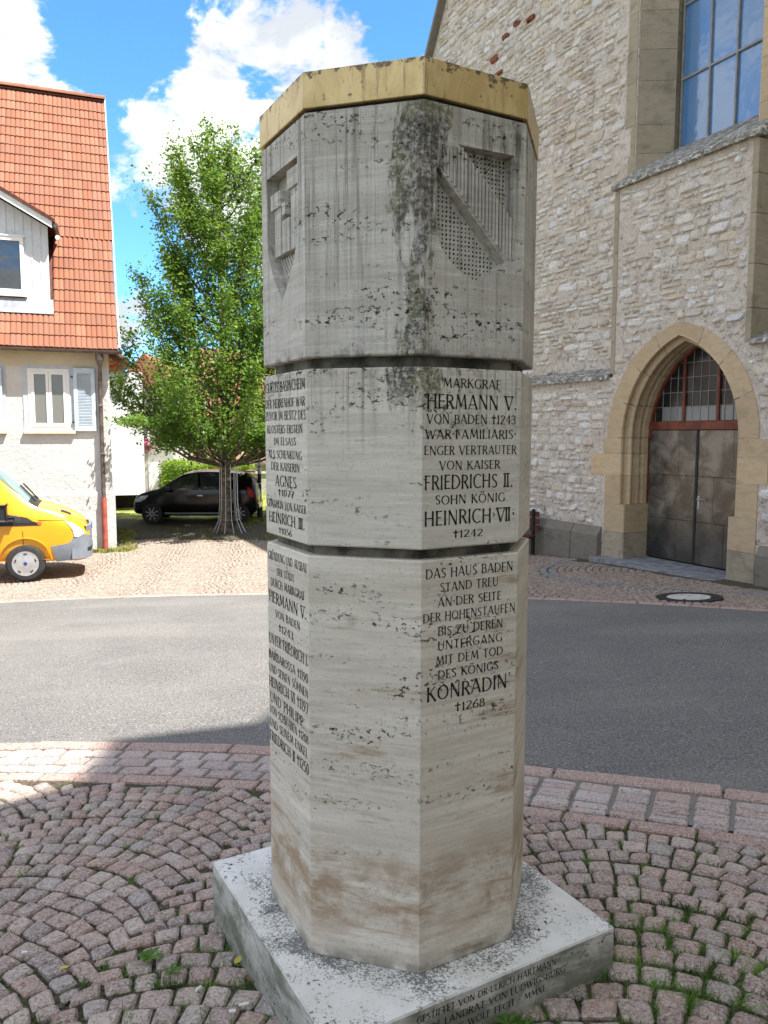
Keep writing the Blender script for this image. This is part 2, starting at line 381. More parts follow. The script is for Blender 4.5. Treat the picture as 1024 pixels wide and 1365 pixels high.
def _mort():
    t = Nt('wall_mortar'); n = t.noise(11, 7, .68, None, .6); n2 = t.noise(1.1, 4)
    c = t.mix(t.ramp(n, .3, .7), (.56,.48,.40), (.78,.71,.63)); c = t.mix(t.ramp(n2, .5, .7, 0, .4), c, (.44,.32,.26)); c = t.mix(t.ramp(n, .60, .72, 0, .5), c, (.66,.62,.56))
    c = t.mix(t.ramp(n, .42, .34, 0, .75), c, (.17,.13,.105))  # dark crevice shade put into the mortar colour
    t.bump(n, 1, .06); t.bump(t.noise(45, 5), .7, .02); return t.done(c, .95, 0, .2)
M['wall_mortar'] = _mort()
def sandstone(name, cols, stain=.3):
    t = Nt(name); r = t.random(); c = t.palette(r, cols)
    v = t.noise(5, 5, .6, t.co((1,1,3)), .5); n = t.noise(2.3, 6, .65, None, .4)
    c = t.mix(t.ramp(v, .4, .7, 0, .45), c, tuple(q*.66 for q in cols[0])); c = t.mix(t.ramp(n, .52, .72, 0, stain), c, (.10,.09,.075))
    t.bump(t.noise(35, 5, .6), .35, .008); t.bump(v, .3, .02); return t.done(c, .85, 0, .25)
M['sand'] = sandstone('yellow_sandstone', [(.55,.41,.25), (.48,.37,.24), (.60,.46,.29), (.46,.35,.23), (.56,.44,.30)], .25)
M['sandgrey'] = sandstone('grey_sandstone', [(.36,.31,.225), (.43,.37,.27), (.33,.285,.21), (.41,.35,.26)], .45)
M['sanddark'] = sandstone('stained_base_stone', [(.20,.18,.15), (.26,.23,.19), (.17,.155,.135)], .8)
def _sill():
    t = Nt('weathered_coping'); n = t.noise(9, 7, .75, t.co((1,1,2)), .3); c = t.mix(t.ramp(n, .44, .50), (.16,.15,.13), (.30,.28,.24)); c = t.mix(t.ramp(n, .53, .60), c, (.70,.70,.67)); t.bump(n, .8, .03); return t.done(c, .9)
M['sill'] = _sill()
M['redwood'] = simple('red_brown_paint', (.17,.045,.025), .5, 0, .4, .25, 6)
def _doorm():
    t = Nt('patinated_metal'); r = t.random(); z = t.N('ShaderNodeSeparateXYZ'); t.l.new(t.tc.outputs['Object'], z.inputs[0])
    n = t.noise(2.6, 6, .6, None, .8)
    c = t.mix(t.ramp(n, .35, .68), (.10,.094,.085), (.29,.265,.23)); c = t.mix(t.M('MULTIPLY', t.ramp(z.outputs[2], .5, -.1), .6), c, (.03,.045,.06)); c = t.mix(t.M('MULTIPLY', r, .35), c, (.12,.105,.085))  # bluish lower part is a reflection put into the colour
    t.bump(t.noise(4, 4), .25, .02); return t.done(c, t.ramp(n, .3, .7, .30, .5), .65, .5)
M['door_metal'] = _doorm()
M['lead'] = simple('lead_came', (.28,.28,.27), .6, .3)
M['iron'] = simple('black_iron', (.04,.04,.042), .55, .5)
M['steel'] = simple('galvanised_steel', (.40,.41,.42), .4, .8, .5, .1)
M['concrete'] = simple('pale_concrete', (.50,.49,.46), .9, 0, .2, .15, 12, .4, 60)
M['stoop'] = simple('grey_step_slab', (.25,.26,.28), .8, 0, .3, .25, 6, .3, 40)
def glass(name, col, mirror, rough=.03, wav=.0):
    t = Nt(name)
    if wav: t.bump(t.noise(3.5, 2), wav, .02)
    t.done(col, .3, 0, .5)
    g = t.N('ShaderNodeBsdfGlossy'); g.inputs['Roughness'].default_value = rough; g.inputs[0].default_value = (.9,.95,1,1)
    if wav: t.l.new(t.b.inputs['Normal'].links[0].from_socket, g.inputs['Normal'])
    ms = t.N('ShaderNodeMixShader'); ms.inputs[0].default_value = mirror
    t.l.new(t.b.outputs[0], ms.inputs[1]); t.l.new(g.outputs[0], ms.inputs[2]); t.l.new(ms.outputs[0], t.n['Material Output'].inputs[0]); return t.m
M['church_glass'] = glass('blue_reflection_glass', (.07,.19,.40), .12, .08, .2)  # pane colour is blue to stand for reflected sky
M['dark_glass'] = glass('dark_glass', (.012,.013,.014), .09, .04, .12)
M['tymp_glass'] = glass('old_glass', (.010,.010,.010), .02, .12, .3)
M['tymp_curtain'] = glass('glass_before_white_cloth', (.20,.205,.21), .04, .2, .3)
M['curtain_glass'] = glass('glass_before_curtain', (.17,.165,.15), .03, .08, .1)
M['windshield'] = glass('windscreen_glass', (.13,.26,.28), .35, .02)
def _plaster(name, a, b, bs, bd, lowstain=False):
    t = Nt(name); n = t.noise(1.2, 5, .6); n2 = t.noise(bs, 6, .6, None, .3)
    c = t.mix(t.ramp(n, .3, .7), a, b)
    c = t.mix(t.ramp(t.noise(1, 4, .6, t.co((9,9,.8))), .56, .75, 0, .18), c, tuple(q*.55 for q in a))
    t.bump(n2, .55, bd); return t.done(c, .92, 0, .2)
M['plaster'] = _plaster('rough_white_render', (.52,.515,.495), (.62,.615,.60), 11, .045)
M['eave_shade'] = _plaster('beige_eave_shade', (.52,.46,.34), (.62,.55,.42), 16, .02)
M['plaster2'] = _plaster('smooth_white_render', (.62,.63,.64), (.70,.70,.70), 40, .004)
M['plaster3'] = _plaster('grey_render', (.40,.385,.36), (.50,.48,.45), 30, .01)
M['cream'] = _plaster('cream_render', (.62,.55,.40), (.70,.62,.47), 30, .01)
def _tile():
    t = Nt('clay_roof_tile'); r = t.random(); c = t.palette(r, [(.24,.093,.055), (.29,.12,.07), (.23,.10,.065), (.31,.14,.086), (.26,.105,.062), (.28,.13,.088)])
    n = t.noise(5, 6, .65, None, .4); c = t.mix(t.ramp(n, .52, .72, 0, .55), c, (.30,.17,.11)); c = t.mix(t.ramp(t.noise(30, 4, .6), .6, .75, 0, .5), c, (.16,.11,.08))
    t.bump(t.noise(60, 4), .3, .004); return t.done(c, .85, 0, .3)
M['tile'] = _tile()
M['zinc'] = simple('zinc', (.30,.31,.33), .5, .6, .4, .15)
M['pipe_brown'] = simple('brown_downpipe', (.13,.10,.09), .5, .3, .4, .2)
M['pipe_red'] = simple('red_pipe_foot', (.36,.09,.065), .6, 0, .4, .15)
M['white_paint'] = simple('white_paint', (.80,.80,.78), .5, 0, .4, .04)
M['white_board'] = simple('white_boards', (.62,.635,.65), .6, 0, .3, .05)
M['shutter'] = simple('pale_blue_shutter', (.52,.60,.68), .6, 0, .3, .06)
M['bluegrey'] = simple('blue_grey_surround', (.48,.52,.57), .8, 0, .3, .06)
M['darkwood'] = simple('dark_red_wood', (.11,.035,.025), .7, 0, .3, .3)
M['red_paint'] = simple('bright_red_boards', (.50,.03,.03), .6, 0, .3, .1)
M['shadow_gap'] = simple('dark_cavity', (.03,.028,.025), .95, 0, .1)
def paint(name, col, coat=.6, rough=.35, flake=0):
    t = Nt(name); n = t.noise(3, 4); c = t.mix(t.ramp(n, .3, .7, 0, .12), col, tuple(q*.75 for q in col)); t.done(c, rough, flake, .5)
    t.b.inputs['Coat Weight'].default_value = coat; t.b.inputs['Coat Roughness'].default_value = .06; return t.m
M['van_yellow'] = paint('yellow_paint', (.74,.34,.010), .5)
M['car_black'] = paint('black_paint', (.003,.003,.0035), .0, .14)
M['grey_plastic'] = simple('grey_bumper_plastic', (.19,.215,.25), .55, 0, .4, .06)
M['black_plastic'] = simple('black_plastic', (.02,.02,.022), .5, 0, .4, .1)
M['rubber'] = simple('tyre_rubber', (.035,.035,.036), .85, 0, .3, .15)
M['hub'] = simple('silver_wheel_cover', (.50,.51,.52), .35, .6, .5, .08)
M['lamp_glass'] = glass('headlamp_glass', (.55,.60,.62), .3, .03)
M['amber'] = simple('amber_lens', (.75,.14,.03), .3)
M['red_lens'] = simple('red_lens', (.55,.015,.02), .2)
M['blue'] = simple('blue_emblem', (.02,.05,.25), .3)
def _gold():
    t = Nt('weathered_gold_leaf'); n = t.noise(7, 6, .65, t.co((1.4,1.4,.7)), .5); n2 = t.noise(40, 4, .7)
    z = t.N('ShaderNodeSeparateXYZ'); t.l.new(t.tc.outputs['Object'], z.inputs[0])
    c = t.mix(t.ramp(n, .3, .7), (.50,.36,.15), (.72,.55,.28)); c = t.mix(t.ramp(n, .56, .72, 0, .5), c, (.30,.20,.09))
    edge = t.ramp(z.outputs[2], 2.70, 2.733); dirt = t.M('MULTIPLY', t.M('ADD', t.M('MULTIPLY', edge, .16), n2), 1.)
    c = t.mix(t.ramp(dirt, .60, .70, 0, .85), c, (.07,.055,.035))
    c = t.mix(t.ramp(t.noise(1, 5, .7, t.co((34,34,3))), .54, .66, 0, .6), c, (.22,.15,.08))
    t.bump(n2, .25, .003); return t.done(c, .42, .5, .5)
M['gold'] = _gold()
M['incise'] = simple('inscription_black', (.022,.02,.018), .8, 0, .2, .3, 60)
M['tr_up'] = travertine('travertine_upper', 'upper'); M['tr_mid'] = travertine('travertine_middle', 'mid')
M['tr_low'] = travertine('travertine_lower', 'low'); M['tr_pl'] = travertine('travertine_plinth', 'plinth')
M['joint_stone'] = simple('dark_joint_stone', (.13,.12,.10), .9, 0, .2, .45, 14, .3)
M['yellow_leaf'] = simple('fallen_leaf', (.55,.45,.08), .6)
M['butt'] = simple('cigarette_paper', (.80,.78,.72), .8)
M['darkleaf'] = simple('withered_leaf', (.22,.10,.04), .8)
M['lawn'] = simple('lawn', (.24,.26,.07), .95, 0, .2, .35, 3, .6, 60, .02)
M['pink'] = simple('pink_blossom', (.60,.10,.25), .6, 0, .3, .3, 40)

# ------------------------------------------------------------------ terrain and setting
def g(x, y):
    p = .043*x-.0616*(y-2.5)
    f = -.95+.03*(y-18)
    k = .05
    dx, dy = x-4.36, y-14.0; t = dx*.4472-dy*.8944; kk = -dx*.8944-dy*.4472
    low = .05*np.clip(t, 0, 3)*np.exp(-(np.maximum(kk, 0)/1.5)**2)
    r = f+np.logaddexp(0, (p-f)/k)*k-low
    return r if not np.isscalar(x) else float(r)
nk = np.polyfit([-2.51,-1.62,-.75,.78,1.36,1.89], [4.93,4.82,4.69,4.14,3.91,3.68], 2)
fk = np.polyfit([-5.92,-3.8,-1.76,1.91,3.25,4.25], [11.84,11.72,11.46,10.14,9.27,8.47], 2)
def curve(cf, x, lo, hi):
    x = np.asarray(x, dtype=float); xc = np.clip(x, lo, hi)
    return np.polyval(cf, xc)+(x-xc)*np.polyval(np.polyder(cf), xc)
def near(x): return curve(nk, x, -3.5, 2.6)
def far(x): return curve(fk, x, -6, 4.6)
# ground: one large sheet
xs = np.unique(np.concatenate([np.linspace(-150,-20,14), np.linspace(-20,20,81), np.linspace(20,150,14)]))
ys = np.unique(np.concatenate([np.linspace(-60,-6,10), np.linspace(-6,30,73), np.linspace(30,260,24)]))
X, Y = np.meshgrid(xs, ys)
Z = g(X, np.clip(Y, -10, 45))-.05
V = np.stack([X.ravel(), Y.ravel(), Z.ravel()], 1); nx = len(xs)
I = (np.arange(len(ys)-1)[:,None]*nx+np.arange(nx-1)[None,:]).ravel()
np_mesh('ground', V, np.stack([I, I+1, I+nx+1, I+nx], 1), M['ground'], kind='structure', label='sloping village ground under the paving and between the houses')
def strip(name, lo, hi, x0, x1, mat, dz, nxs=80, nys=14, **k):
    xs = np.linspace(x0, x1, nxs); f = np.linspace(0, 1, nys)
    X = np.repeat(xs[None,:], nys, 0); L = lo(xs)[None,:]; H = hi(xs)[None,:]; Y = L+(H-L)*f[:,None]
    V = np.stack([X.ravel(), Y.ravel(), (g(X,Y)+dz).ravel()], 1)
    I = (np.arange(nys-1)[:,None]*nxs+np.arange(nxs-1)[None,:]).ravel()
    return np_mesh(name, V, np.stack([I, I+1, I+nxs+1, I+nxs], 1), mat, **k)
road = strip('road', lambda x: near(x)-.06, lambda x: far(x)+.06, -30, 14, M['asphalt'], -.002, 260, 30, kind='structure', label='grey worn asphalt street crossing behind the column')
pave = strip('pavement', lambda x: near(x)*0-4, lambda x: near(x), -7, 6, M['joint'], -.016, 90, 40, kind='structure', label='cobbled pavement of reddish granite setts round the column')
court = strip('forecourt', far, lambda x: np.maximum(far(x)+.5, 23.6+0*x), -16, 9, M['joint'], -.018, 90, 40, kind='structure', label='cobbled forecourt between the street, the white house and the church')

def cobble_arrays(quads, seed, eight=True, h=.03, dome=.003, zoff=0.0, tilt=.003):
    """quads (n,4,2) corner positions -> vertices/faces of pillow shaped stones draped on g"""
    rg = np.random.default_rng(seed); n = len(quads)
    c = quads.mean(1, keepdims=True)
    if eight:
        nx_ = np.roll(quads, -1, 1)-quads; ln = np.linalg.norm(nx_, axis=2, keepdims=True); ud = nx_/np.maximum(ln, 1e-6)
        cr_ = rg.uniform(.004, .012, (n, 4, 1)); ring = np.empty((n, 8, 2)); ring[:,0::2] = quads+ud*cr_; ring[:,1::2] = quads+ud*(ln-cr_)
        ring = np.roll(ring, 0, 1)+rg.normal(0, .0018, ring.shape); m = 8
    else: ring = quads.copy(); m = 4
    gz = g(c[:,:,0], c[:,:,1])+rg.normal(0, tilt, (n,1))+zoff
    sl = rg.normal(0, .02, (n,1,2))
    hx_ = (quads[:,1]+quads[:,2]-quads[:,0]-quads[:,3])/4; hy_ = (quads[:,2]+quads[:,3]-quads[:,0]-quads[:,1])/4
    lx_ = np.linalg.norm(hx_, axis=1)[:,None]; ly_ = np.linalg.norm(hy_, axis=1)[:,None]; ux_ = hx_/lx_; uy_ = hy_/ly_
    rel = ring-c; ra = (rel*ux_[:,None]).sum(2); rb = (rel*uy_[:,None]).sum(2)
    def lay(k, z):
        if 0 < k < 1:
            ins = (1-k)*.055; p = c+ux_[:,None]*(ra*(1-ins/lx_))[:,:,None]+uy_[:,None]*(rb*(1-ins/ly_))[:,:,None]
        else: p = c+(ring-c)*k
        p = p+0.0; zz = g(p[:,:,0], p[:,:,1])+ (gz-g(c[:,:,0], c[:,:,1])) + z+((p-c)*sl).sum(2)
        return np.concatenate([p, zz[:,:,None]], 2)
    l0 = lay(1.0, -h); l1 = lay(.98, -.006); l2 = lay(.84, dome*.7); l2[:,:,2] += rg.normal(0, .0012, (n,m)); l3 = lay(0, dome)[:, :1]
    V = np.concatenate([l0, l1, l2, l3], 1); per = 3*m+1
    F = []
    for r in range(2):
        for k in range(m): F.append((r*m+k, r*m+(k+1)%m, (r+1)*m+(k+1)%m, (r+1)*m+k))
    T = []
    for k in range(0, m): T.append((2*m+k, 2*m+(k+1)%m, 3*m))
    tri = [(a,b,c_) for a,b,c_,d in F]+[(a,c_,d) for a,b,c_,d in F]+T
    return V, np.array(tri), per
def lay_cobbles(quads, seed, mat, parent, nparts, name, stuffname, eight=True, **kw):
    quads = np.asarray(quads)
    V, T, per = cobble_arrays(quads, seed, eight, **kw)
    c = V[:,-1]; dd = c[:,0]**2+c[:,1]**2+EYE**2
    vis = (np.abs(c[:,0]) < (c[:,1]*.995+(EYE-c[:,2])*.098)*.497) & (c[:,1]*.69 > (EYE-c[:,2])*.80*.98)
    # stones hidden behind the column are not wanted as single parts
    hid = (np.abs(c[:,0]/np.maximum(c[:,1],.1)-.02) < .16) & (c[:,1] > 2.9)
    score = np.where(vis & ~hid, dd, 1e6+dd); order = np.argsort(score)
    part = order[:nparts]; rest = order[nparts:]
    rg = np.random.default_rng(seed+5)
    for i in part:
        me = bpy.data.meshes.new(name); v = V[i]; o0 = v[-1].copy(); me.from_pydata((v-o0).tolist(), [], T.tolist()); me.materials.append(mat)
        o = bpy.data.objects.new(name, me); C.objects.link(o); o.parent = parent; o.location = o0.tolist()
    if len(rest):
        VV = V[rest].reshape(-1, 3); FF = (T[None]+(np.arange(len(rest))*per)[:,None,None]).reshape(-1, 3)
        np_mesh(stuffname, VV, FF, mat, parent, np.repeat(rg.random(len(rest)), len(T)), kind='stuff')

def arc_pattern(x0, x1, y0, y1, Wd, cs, rot=0., keep=None, seed=1, gap=.009, lmin=.080, lmax=.112):
    """segmental-arch paving: columns of width Wd, arched courses of pitch cs, zig-zag joints"""
    rg = np.random.default_rng(seed); out = []
    Rr = Wd*.72; sag = lambda u: math.sqrt(max(Rr*Rr-u*u, 1e-6))-math.sqrt(Rr*Rr-Wd*Wd/4)
    cxr, cyr = (x0+x1)/2, (y0+y1)/2; cr_, sr_ = math.cos(rot), math.sin(rot)
    ext = math.hypot(x1-x0, y1-y0)/2+Wd
    ncol = int(2*ext/Wd)+2; nrow = int(2*ext/cs)+6
    amax = math.asin(Wd/2/Rr)
    for ic in range(ncol):
        cx = -ext+ic*Wd
        for ir in range(nrow):
            yb = -ext-.4+ir*cs+rg.normal(0, .004)
            # stones along the arc, widths vary
            a = -amax+rg.uniform(-.02,.0)
            while a < amax-.02:
                L = rg.uniform(lmin, lmax); b = a+L/Rr
                if b > amax-.4*lmin/Rr: b = amax
                ga = gap/2/Rr; q = []
                th = cs-gap
                jit = rg.normal(0, .0022, 4)
                aa, bb = a+ga, b-ga
                for an, off, j in ((aa,-th/2,0),(bb,-th/2,1),(bb,th/2,2),(aa,th/2,3)):
                    # course spaced vertically, so squeeze with the slope
                    offv = off*(.30+.70/ max(.6, math.cos(an))) if False else off
                    nxv, nyv = math.sin(an), math.cos(an)
                    k = (Rr+offv*math.cos(an)*1.0)
                    q.append((cx+nxv*k+jit[j], yb+nyv*k-math.sqrt(Rr*Rr-Wd*Wd/4)+jit[(j+1)%4]))
                a = b
                mx_ = sum(p[0] for p in q)/4; my_ = sum(p[1] for p in q)/4
                wx, wy = cxr+mx_*cr_-my_*sr_, cyr+mx_*sr_+my_*cr_
                if wx < x0 or wx > x1 or wy < y0 or wy > y1: continue
                if keep is not None and not keep(wx, wy): continue
                out.append([(cxr+p[0]*cr_-p[1]*sr_, cyr+p[0]*sr_+p[1]*cr_) for p in q])
    return np.array(out)
PX, PY = .055, 2.572; PROT = .514; PH = .505
def in_plinth(x, y, pad=0):
    dx, dy = x-PX, y-(PY-.02); a = dx*math.cos(PROT)+dy*math.sin(PROT); b = -dx*math.sin(PROT)+dy*math.cos(PROT)
    return abs(a) < PH+pad and abs(b) < PH+pad
def nslope(x): return float(near(x))
# foreground segmental arches
q = arc_pattern(-4.2, 4.0, .4, 5.2, 1.15, .098, R(-16), lambda x, y: y < nslope(x)-.68 and not in_plinth(x, y, -.02), 3)
FGQ = q.copy()
lay_cobbles(q, 11, M['cobble'], pave, 300, 'cobble', 'distant_cobbles', zoff=-.004)
# kerb stones, three rows of setts, inner border row
def along(x0, off0, off1, L, seed, gap=.008, x1=4.6):
    rg = np.random.default_rng(seed); out = []; x = x0
    def P(x, o):
        d = float((near(x+.01)-near(x-.01))/.02); n = math.hypot(1, d); return (x+o*d/n, nslope(x)-o/n)
    while x < x1:
        l = L*rg.uniform(.85, 1.15); s = math.hypot(1, float((near(x+.01)-near(x-.01))/.02)); xe = x+l/s
        out.append([P(x+gap/2, off1-gap/2), P(xe-gap/2, off1-gap/2), P(xe-gap/2, off0+gap/2), P(x+gap/2, off0+gap/2)]); x = xe
    return out
def sub(quads, n):   # cut long stones lengthwise for draping
    return quads
lay_cobbles(np.array(along(-5.2, .0, .13, .72, 5, .008)), 21, M['kerb'], pave, 20, 'kerbstone', 'distant_kerbstones', zoff=.004, tilt=.0012, dome=.003)
rows = []
for a_, b_, s_ in ((.135,.265,6),(.265,.395,7),(.395,.52,8)): rows += along(-5.2, a_, b_, .19, s_, .017)
# blocks on the right are grouped three deep with aligned cross joints
rows = [r for r in rows if (r[0][0]+r[1][0])/2 < .55]
rg = np.random.default_rng(77); x = .55
while x < 4.4:
    d = float((near(x+.01)-near(x-.01))/.02); n = math.hypot(1, d); xe = x+.185*rg.uniform(.93,1.07)/n*1.0
    o = .145; 
    while o < .50:
        t_ = min(rg.choice([.062,.085,.12]), .52-o)
        if .52-(o+t_) < .045: t_ = .52-o
        P = lambda xx, oo: (xx+oo*d/n, nslope(xx)-oo/n)
        rows.append([P(x+.011, o+t_-.005), P(xe-.011, o+t_-.005), P(xe-.011, o+.005), P(x+.011, o+.005)]); o += t_
    x = xe
lay_cobbles(np.array(rows), 23, M['sett'], pave, 170, 'sett', 'distant_setts', zoff=-.002, tilt=.002)
lay_cobbles(np.array(along(-5.2, .53, .635, .27, 9, .008)), 25, M['kerb'], pave, 26, 'border_stone', 'distant_border_stones', zoff=0, tilt=.0015)
strip('mortar_bed', lambda x: near(x)-.53, lambda x: near(x)-.02, -5.2, 4.6, M['mortar_joint'], -.012, 60, 3, parent=pave)

# ------------------------------------------------------------------ church frame
CH0 = Vector((4.36, 14.0, 0)); CHA = math.atan2(-.8944, .4472)
wv = Vector((.4472,-.8944,0)); nv = Vector((-.8944,-.4472,0))
def ch_local(x, y): d = Vector((x, y, 0))-CH0; return d.dot(wv), d.dot(nv)
RC = (5.0, 12.65)
def fc_keep(x, y):
    t, k = ch_local(x, y)
    if k < .28: return False
    r = math.hypot(x-RC[0], y-RC[1])
    if r < 2.42: return False
    if math.hypot(x-3.86, y-9.72) < .42: return False
    return y > float(far(x))+.16
HOUSE0 = Vector((-6.34,18.2,0)); HA = R(20.7); hx = Vector((math.cos(HA), math.sin(HA), 0)); hy = Vector((-math.sin(HA), math.cos(HA), 0))
def fc_keep2(x, y):
    d = Vector((x,y,0))-HOUSE0
    if d.dot(hy) > -.05 and d.dot(hx) < .15: return False
    return fc_keep(x, y)
q = arc_pattern(-11.5, 7.2, 8.2, 19.6, 1.3, .118, R(8), fc_keep2, 31, .012)
lay_cobbles(q, 33, M['far_cobble'], court, 0, 'cobble', 'distant_cobbles', False, zoff=-.004, tilt=.002)
def ring_q(r0, r1, ln, seed, gap=.014, keep=None):
    out = []; rg = np.random.default_rng(seed); a = 0
    while a < 2*math.pi:
        b = a+ln*rg.uniform(.85,1.15)/r1; ga = gap/2/r1
        q = [(RC[0]+r*math.cos(t), RC[1]+r*math.sin(t)) for r, t in ((r0+gap/2,a+ga),(r0+gap/2,b-ga),(r1-gap/2,b-ga),(r1-gap/2,a+ga))]
        cx = sum(p[0] for p in q)/4; cy = sum(p[1] for p in q)/4
        if ch_local(cx, cy)[1] > .55 and cy > float(far(cx))+.14 and math.hypot(cx-3.86, cy-9.72) > .42: out.append(q)
        a = b
    return out
qq = []
r_ = .6
while r_ < 2.1: qq += ring_q(r_, r_+.115, .12, int(r_*100)); r_ += .115
lay_cobbles(np.array(qq), 35, M['far_cobble'], court, 120, 'cobble', 'distant_ring_cobbles', False, zoff=-.004)
lay_cobbles(np.array(ring_q(2.13,2.26,.12,1)+ring_q(2.27,2.40,.12,2)), 37, M['grey_sett'], court, 90, 'grey_sett', 'distant_grey_setts', False, zoff=-.002)
def alongf(x0, x1, L, seed):
    rg = np.random.default_rng(seed); out = []; x = x0
    while x < x1:
        d = float((far(x+.01)-far(x-.01))/.02); n = math.hypot(1, d); xe = x+L*rg.uniform(.9,1.1)/n
        P = lambda xx, oo: (xx-oo*d/n, float(far(xx))+oo/n)
        out.append([P(x+.004,.002), P(xe-.004,.002), P(xe-.004,.13), P(x+.004,.13)]); x = xe
    return np.array(out)
lay_cobbles(alongf(-15, 8, .3, 3), 39, M['kerb'], court, 90, 'kerbstone', 'distant_kerbstones', False, zoff=.004, tilt=.001)
# manhole
mhz = g(3.86, 9.72)
mh = empty('manhole_cover', (3.86, 9.72, mhz), label='round manhole with black iron ring and pale filling before the church door', cat='manhole')
mh.rotation_euler = Vector((-.043,.0616,1)).to_track_quat('Z','Y').to_euler()
b = MB(); b.lathe([(.27,-.02),(.27,.010),(.40,.010),(.41,-.03)], 40); b.f.pop(); b.f.pop(); b.build('iron_ring', M['iron'], mh, fix=False)
b = MB(); b.lathe([(.268,-.02),(.266,.008),(.0,.011)], 40); b.build('concrete_filling', M['concrete'], mh)
for k in range(4): b = MB(); a = k*math.pi/2+.4; b.obox((.285*math.cos(a), .285*math.sin(a), .012), (.03*math.cos(a), .03*math.sin(a), 0), (-.018*math.sin(a), .018*math.cos(a), 0), (0,0,.004)); b.build('lifting_slot', M['iron'], mh)
